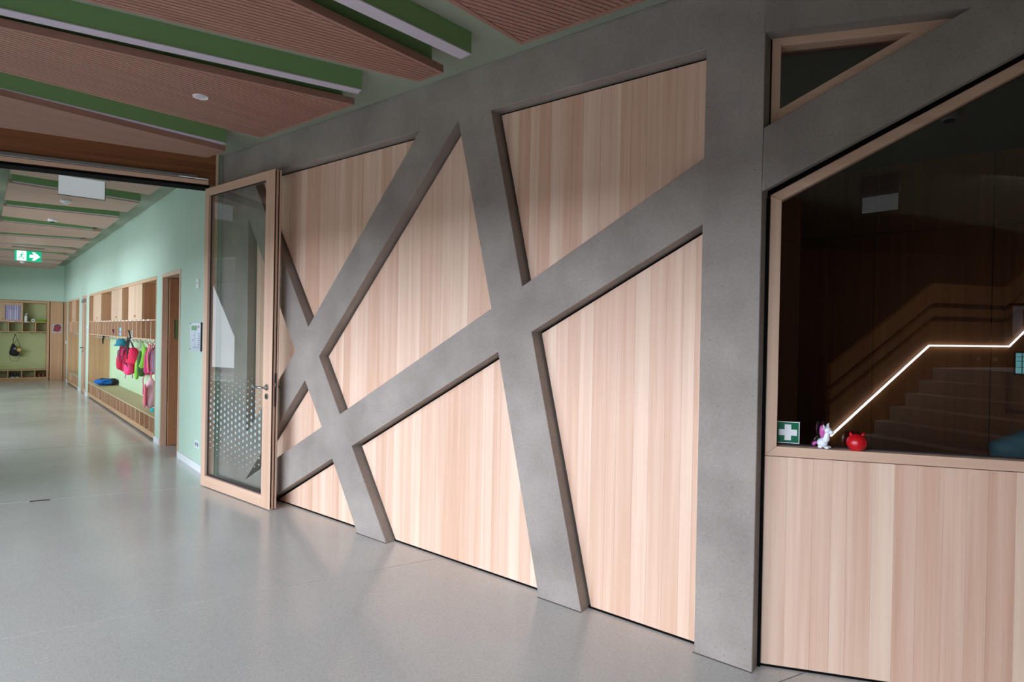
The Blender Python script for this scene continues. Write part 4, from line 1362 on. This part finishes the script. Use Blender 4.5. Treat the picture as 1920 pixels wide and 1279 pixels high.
for (r, y) in ((0.040, 0), (0.040, 0.05), (0.017, 0.05), (0.017, 0)):
    rg.append([mb.bm.verts.new((r * math.cos(2 * math.pi * k / n), y, 0.041 + r * math.sin(2 * math.pi * k / n))) for k in range(n)])
for i in range(4):
    for k in range(n):
        mb.bm.faces.new([rg[i][k], rg[i][(k + 1) % n], rg[(i + 1) % 4][(k + 1) % n], rg[(i + 1) % 4][k]])
mb.build('paper', M['white'], e)
MB().lathe([(0.0165, 0.004), (0.0165, 0.046)], (0, 0, 0.041), 16, 'y').build('core', M['gasket'], e)
e = e_obj('folded_cloth', 'folded bright green cloth lying on the far open shelf', 'cloth', -0.50, 0.05, 1.5985)
gc = plain('green_cloth', srgb(112, 168, 24), 0.7, noise=0.1)
MB().blob((0, 0.02, 0.017), (0.125, 0.05, 0.016), 0.4, lump=0.02).build('lower_fold', gc, e, smooth=True)
MB().blob((0.01, 0.02, 0.046), (0.11, 0.045, 0.0135), 0.4, lump=0.03, seed=3).build('upper_fold', gc, e, smooth=True)

# ---------------------------------------------------------------- first-aid sticker and the two figurines on the sill (frame B)
def b_obj(name, label, cat, x, y, z, rz=0.0):
    p = B0 + Vector((math.cos(BTH), math.sin(BTH), 0)) * x + Vector((-math.sin(BTH), math.cos(BTH), 0)) * y
    e = empty(name, (p.x, p.y, z), BTH + rz)
    return tag(e, label, cat)


e = b_obj('first_aid_sign', 'square green first aid sticker with white cross on the office pane', 'sign', 0.152, 0.1385, 1.0205)
bd = box('border', M['signwhite'], (-0.050, -0.0010, 0.0), (0.050, 0.0, 0.100), e)
box('field', M['signgreen'], (-0.0465, -0.0016, 0.0035), (0.0465, -0.0011, 0.0965), e)
mb = MB()
mb.prism([(-0.014, 0.014), (0.014, 0.014), (0.014, 0.036), (0.039, 0.036), (0.039, 0.064), (0.014, 0.064), (0.014, 0.087), (-0.014, 0.087), (-0.014, 0.064), (-0.039, 0.064), (-0.039, 0.036), (-0.014, 0.036)], -0.0022, -0.0017, 'xz')
mb.build('cross', M['signwhite'], e)

e = b_obj('unicorn_figurine', 'small white unicorn figurine with pink mane and tail on the window sill', 'figurine', 0.297, 0.104, 1.0125, R(-35))
uw = plain('glossy_white_plastic', srgb(224, 230, 236), 0.25)
up_ = plain('glossy_pink_plastic', srgb(196, 92, 164), 0.3)
mb = MB()
mb.blob((-0.006, 0, 0.024), (0.023, 0.020, 0.022), 1.0)
mb.tube([(-0.004, 0, 0.028), (0.012, 0, 0.045), (0.014, 0, 0.066), (0.013, 0, 0.082)], [0.018, 0.014, 0.011, 0.010], 14)
mb.blob((0.014, 0, 0.084), (0.017, 0.015, 0.016), 1.0)
mb.blob((0.030, 0, 0.076), (0.012, 0.010, 0.009), 1.0)
for x, y in ((0.014, 0.011), (0.014, -0.011), (-0.014, 0.013), (-0.014, -0.013)):
    mb.blob((x + 0.003, y, 0.006), (0.010, 0.006, 0.006), 0.9)
mb.build('body', uw, e, smooth=True)
MB().tube([(0.016, 0, 0.097), (0.020, 0, 0.118)], [0.0055, 0.0008], 10).build('horn', uw, e, smooth=True)
MB().tube([(0.008, 0.013, 0.092), (0.004, 0.022, 0.110)], [0.006, 0.001], 8).build('ear', uw, e, smooth=True)
MB().tube([(0.008, -0.013, 0.092), (0.004, -0.022, 0.110)], [0.006, 0.001], 8).build('ear', uw, e, smooth=True)
mb = MB().blob((-0.002, 0.0, 0.084), (0.016, 0.017, 0.021), 0.95)
mb.tube([(-0.006, 0, 0.085), (-0.008, 0, 0.064), (-0.007, 0, 0.046)], [0.013, 0.011, 0.005], 12)
mb.build('mane', up_, e, smooth=True)
MB().tube([(-0.026, 0, 0.022), (-0.038, 0, 0.020), (-0.045, 0, 0.012), (-0.040, 0, 0.007)], [0.004, 0.008, 0.008, 0.004], 10).build('tail', up_, e, smooth=True)

e = b_obj('ball_figurine', 'round glossy red ball figurine with two small horns on the window sill', 'figurine', 0.430, 0.100, 1.0125)
rd = plain('glossy_red_plastic', srgb(190, 12, 26), 0.28)
prof = [(0.024 + 0.0, 0.0)]
for i in range(14):
    a = math.radians(-52 + i * 10.6)
    prof.append((0.0415 * math.cos(a), 0.0345 + 0.0395 * math.sin(a)))
MB().lathe(prof + [(0.002, 0.0738)], n=32).build('ball', rd, e, smooth=True)
for sx in (-1, 1):
    MB().tube([(0.020 * sx, 0, 0.064), (0.026 * sx, 0, 0.073), (0.028 * sx, 0, 0.082)], [0.009, 0.006, 0.0008], 10).build('horn', rd, e, smooth=True)

# ---------------------------------------------------------------- office behind the dark glass
YC = 3.4
M['knobw'] = plain('turned_wooden_knob', srgb(186, 160, 140), 0.5)
struct(MB().box(-2.5, 0.26, 0, -2.4, YC + 0.7, 3.06).box(-5.9, 0.5, 0, -2.5, 0.6, 3.06).build('wall_office_left', M['officewall']))
struct(MB().box(-2.5, YC + 0.62, 0, 3.6, YC + 0.72, 3.06).build('wall_office_back', M['officewall']))
struct(MB().box(3.5, 2.2, 0, 3.6, YC + 0.7, 3.06).build('wall_office_right', M['officewall']))
struct(MB().prism([(-2.5, 0.26), (-0.88, 0.26), (3.43, 2.14), (3.6, 2.2), (3.6, YC + 0.72), (-2.5, YC + 0.72)], 3.062, 3.12, 'xy').build('ceiling_office', M['officewall']))
e = empty('cabinet_wall', (0, YC, 0))
tag(e, 'dark full-height wooden built-in cabinets seen through the office glass', 'cabinet')
xs = [-2.38, -1.39, -0.775, 0.05, 0.13]
g = 0.003
kn = {}
for i, (a, b) in enumerate(((-2.38, -1.39), (-1.39, -0.775), (-0.775, 0.05))):
    d = box('door', M['cab'], (a + g, 0, 0.02), (b - g, 0.02, 2.46 - g), e)
    kn[i] = d
    box('upper_door', M['cab'], (a + g, 0, 2.46 + g), (b - g, 0.02, 3.055), e)
box('filler', M['cab'], (0.05 + g, 0, 0.02), (0.13, 0.02, 2.457), e)
box('upper_door', M['cab'], (0.05 + g, 0, 2.463), (1.2, 0.02, 3.055), e)
box('filler', M['cab'], (0.1305, 0, 1.826), (1.2, 0.02, 2.457), e)
box('filler', M['cab'], (0.1305, 0, 0.02), (1.2, 0.02, 0.95), e)
for i in range(3):
    a = 1.2 + i * 0.75
    box('door', M['cab'], (a + g, 0, 0.02), (a + 0.75 - g, 0.02, 3.055), e)
box('carcass', M['black'], (-2.39, 0.0205, 0.0), (0.13, 0.6, 3.06), e)
box('niche_back', M['cab'], (0.131, 0.32, 0.951), (1.2, 0.34, 1.825), e)
box('niche_side', M['cab'], (0.131, 0.030, 0.951), (0.145, 0.319, 1.825), e)
box('niche_floor', M['cab'], (0.1455, 0.030, 0.93), (1.19, 0.319, 0.949), e)
for x in (-0.028, 0.078):
    k = MB().lathe([(0.009, -0.022), (0.016, -0.020), (0.016, -0.010), (0.008, -0.008), (0.008, 0.0)], (x, 0, 1.375), 16, 'y').build('knob', M['knobw'], e)
e = empty('framed_picture', (0.44, YC - 0.02, 1.57))
tag(e, 'pale framed picture behind the office glass at the right edge, above the small screen', 'picture')
box('frame', M['lamp'], (-0.26, 0, 0), (0.26, 0.015, 0.23), e, 0.002)
box('print', M['gasket'], (-0.20, -0.002, 0.03), (0.20, -0.0005, 0.20), e)
mb = MB()
for i in range(5):
    mb.box(-0.14, -0.0035, 0.06 + i * 0.024, -0.09, -0.0021, 0.072 + i * 0.024)
mb.build('print_lines', M['white'], e)
e = empty('wall_monitor', (0.44, YC - 0.02, 1.255))
tag(e, 'small lit teal screen with grid lines at the right edge behind the office glass', 'monitor')
box('casing', M['gasket'], (-0.25, 0, 0), (0.25, 0.03, 0.19), e, 0.003)
tl = plain('teal_screen', srgb(96, 176, 186), 0.3, emit=1.1)
box('screen', tl, (-0.235, -0.002, 0.015), (0.235, -0.0005, 0.175), e)
mb = MB()
for x in (-0.20, -0.155, -0.10, -0.02, 0.08):
    mb.box(x, -0.0035, 0.016, x + 0.006, -0.0021, 0.174)
for z in (0.06, 0.11, 0.145):
    mb.box(-0.234, -0.0050, z, 0.234, -0.0036, z + 0.004)
mb.build('grid_lines', plain('screen_grid', srgb(30, 66, 76), 0.4), e)

# office chair with the blue quilted jacket hung over it
e = empty('office_chair', (0.46, 1.62, 0.0), R(20))
tag(e, 'dark office chair behind the glass, hidden under the blue jacket', 'chair')
MB().blob((0, 0, 0.46), (0.24, 0.23, 0.045), 0.5).build('seat', M['gasket'], e, smooth=True)
MB().blob((0, 0.20, 0.76), (0.22, 0.035, 0.23), 0.55).build('backrest', M['gasket'], e, smooth=True)
MB().tube([(0, 0, 0.42), (0, 0, 0.10)], 0.025, 10).build('gas_column', M['steel'], e)
MB().ribbon([(0, 0.05, 0.42), (0, 0.25, 0.44), (0, 0.255, 0.60)], 0.05, 0.012).build('back_bar', M['gasket'], e)
for i in range(5):
    a = 2 * math.pi * i / 5 + 0.3
    lg = MB().tube([(0.03 * math.cos(a), 0.03 * math.sin(a), 0.11), (0.28 * math.cos(a), 0.28 * math.sin(a), 0.075)], [0.02, 0.014], 8).build('leg', M['gasket'], e)
    MB().lathe([(0.026, -0.01), (0.026, 0.01)], (0.28 * math.cos(a), 0.28 * math.sin(a), 0.027), 12, 'x').build('castor', M['black'], lg)
e = empty('quilted_jacket', (0.46, 1.62, 0.0), R(20))
tag(e, 'blue quilted jacket hanging over a chair back behind the office glass, bottom right', 'jacket')
mb = MB()
nu, nv = 30, 22
grid = {}
for j in range(nv + 1):
    v = j / nv
    for i in range(nu):
        a = 2 * math.pi * i / nu
        wv = 0.40 - 0.10 * (1 - v) if v < 0.72 else 0.37 - 1.05 * (v - 0.72) ** 0.9
        wv = max(wv, 0.06)
        dv = 0.10 if v < 0.72 else max(0.10 - 0.20 * (v - 0.72), 0.045)
        q = 1 + 0.035 * abs(math.sin(i * math.pi / 2.5 + j * 0.8)) * abs(math.sin(j * math.pi / 2.2))
        x = math.copysign(abs(math.cos(a)) ** 0.7, math.cos(a)) * wv * q
        y = math.copysign(abs(math.sin(a)) ** 0.7, math.sin(a)) * dv * q
        grid[i, j] = mb.bm.verts.new((x, 0.20 + y, 0.46 + v * 0.645))
for j in range(nv):
    for i in range(nu):
        mb.bm.faces.new([grid[i, j], grid[(i + 1) % nu, j], grid[(i + 1) % nu, j + 1], grid[i, j + 1]])
mb.bm.faces.new([grid[i, 0] for i in range(nu)][::-1])
mb.bm.faces.new([grid[i, nv] for i in range(nu)])
mb.build('body', M['fab_jblue'], e, smooth=True)
MB().blob((0, 0.20, 1.05), (0.13, 0.075, 0.05), 0.8, lump=0.05).build('collar', M['fab_jblue'], e, smooth=True)
MB().tube([(-0.12, 0.085, 1.03), (-0.10, 0.08, 0.93), (-0.02, 0.085, 0.78), (0.0, 0.085, 0.60)], 0.008, 6).build('zip', M['fab_black'], e)
for z, x in ((0.985, -0.055), (0.90, -0.03), (0.80, 0.03)):
    MB().lathe([(0.010, 0.075), (0.012, 0.09)], (x, 0, z), 12, 'y').build('button', M['fab_black'], e)
MB().blob((-0.34, 0.19, 0.72), (0.08, 0.07, 0.25), 0.8, lump=0.04, taper=0.2, lean=(0.08, 0)).build('sleeve', M['fab_jblue'], e, smooth=True)
MB().blob((0.34, 0.19, 0.72), (0.08, 0.07, 0.25), 0.8, lump=0.04, taper=0.2, lean=(-0.08, 0)).build('sleeve', M['fab_jblue'], e, smooth=True)

# ---------------------------------------------------------------- staircase behind the photographer, mirrored in the office glass
STH = R(-14.95)
S0 = Vector((2.51, -3.81, 0))
stc = empty('staircase', S0, STH)
tag(stc, 'staircase with grey treads, seen only as a reflection in the office glass', 'staircase')
for k in range(-2, 5):
    u = 0.8 + 0.285 * k
    z = 0.505 + 0.165 * k
    if z < 0.1:
        continue
    box('step', M['stairstone'], (u, 0.0, max(0, z - 0.33)), (u + 0.288 if k < 4 else u + 0.285, 1.5, z), stc, 0.003)
box('landing', M['stairstone'], (0.8 + 0.285 * 4 + 0.2855, 0.0, 0.95), (3.66, 1.5, 1.165), stc, 0.003)
box('soffit', M['stairstone'], (2.3, 0.0, 0.0), (3.66, 1.5, 0.949), stc)
bal = empty('balustrade', S0, STH)
tag(bal, 'slatted wooden stair balustrade, seen only as a reflection in the office glass', 'balustrade')
def bboard(name, z0, z1, y=-0.03):
    MB().prism([(0.0, z0[0]), (1.94, z0[1]), (3.66, z0[1] + 0.02), (4.9, z0[1] + 0.76), (4.9, z1[1] + 0.76), (3.66, z1[1] + 0.02), (1.94, z1[1]), (0.0, z1[0])], y - 0.03, y + 0.025, 'xz').build(name, M['stairwood'], bal)
bboard('top_board', (0.96, 2.04), (1.19, 2.30))
bboard('middle_board', (0.775, 1.855), (0.89, 1.97))
MB().prism([(0.0, 0.0), (4.9, 0.0), (4.9, 2.53), (3.66, 1.81), (1.94, 1.79), (0.0, 0.71)], -0.06, -0.005, 'xz').build('lower_panel', M['stairwood'], bal)
MB().prism([(0.02, 0.3), (4.88, 1.4), (4.88, 2.60), (3.66, 2.1), (1.94, 2.08), (0.02, 1.0)], -0.10, -0.07, 'xz').build('slot_shade', M['black'], bal)  # black sheet painting the darkness behind the open slots
lh = empty('light_strip', S0, STH)
tag(lh, 'thin bright white handrail light strip, zigzagging in the reflection on the office glass', 'light strip')
MB().tube([(0.0, 0.016, 0.352), (1.83, 0.016, 1.46), (3.66, 0.016, 1.465), (4.85, 0.016, 2.17)], 0.013, 6).build('tube', M['led'], lh)
MB().prism([(0.0, 0.337), (1.83, 1.445), (3.66, 1.45), (4.85, 2.155), (4.85, 2.185), (3.66, 1.48), (1.83, 1.475), (0.0, 0.367)], -0.0045, 0.002, 'xz').build('profile', M['alu'], lh)
# blank back of another sign plate under the hall ceiling, mirrored in the glass
e = empty('hanging_sign', (2.15, -2.66, 3.0), R(58))
tag(e, 'blank sign plate seen only as a dim reflection high in the office glass', 'sign')
box('mount', M['alu'], (-0.17, -0.03, -0.02), (0.17, 0.03, 0.17), e, 0.003)
box('plate', M['acryl'], (-0.16, -0.006, -0.19), (0.16, 0.006, -0.030), e, 0.001)
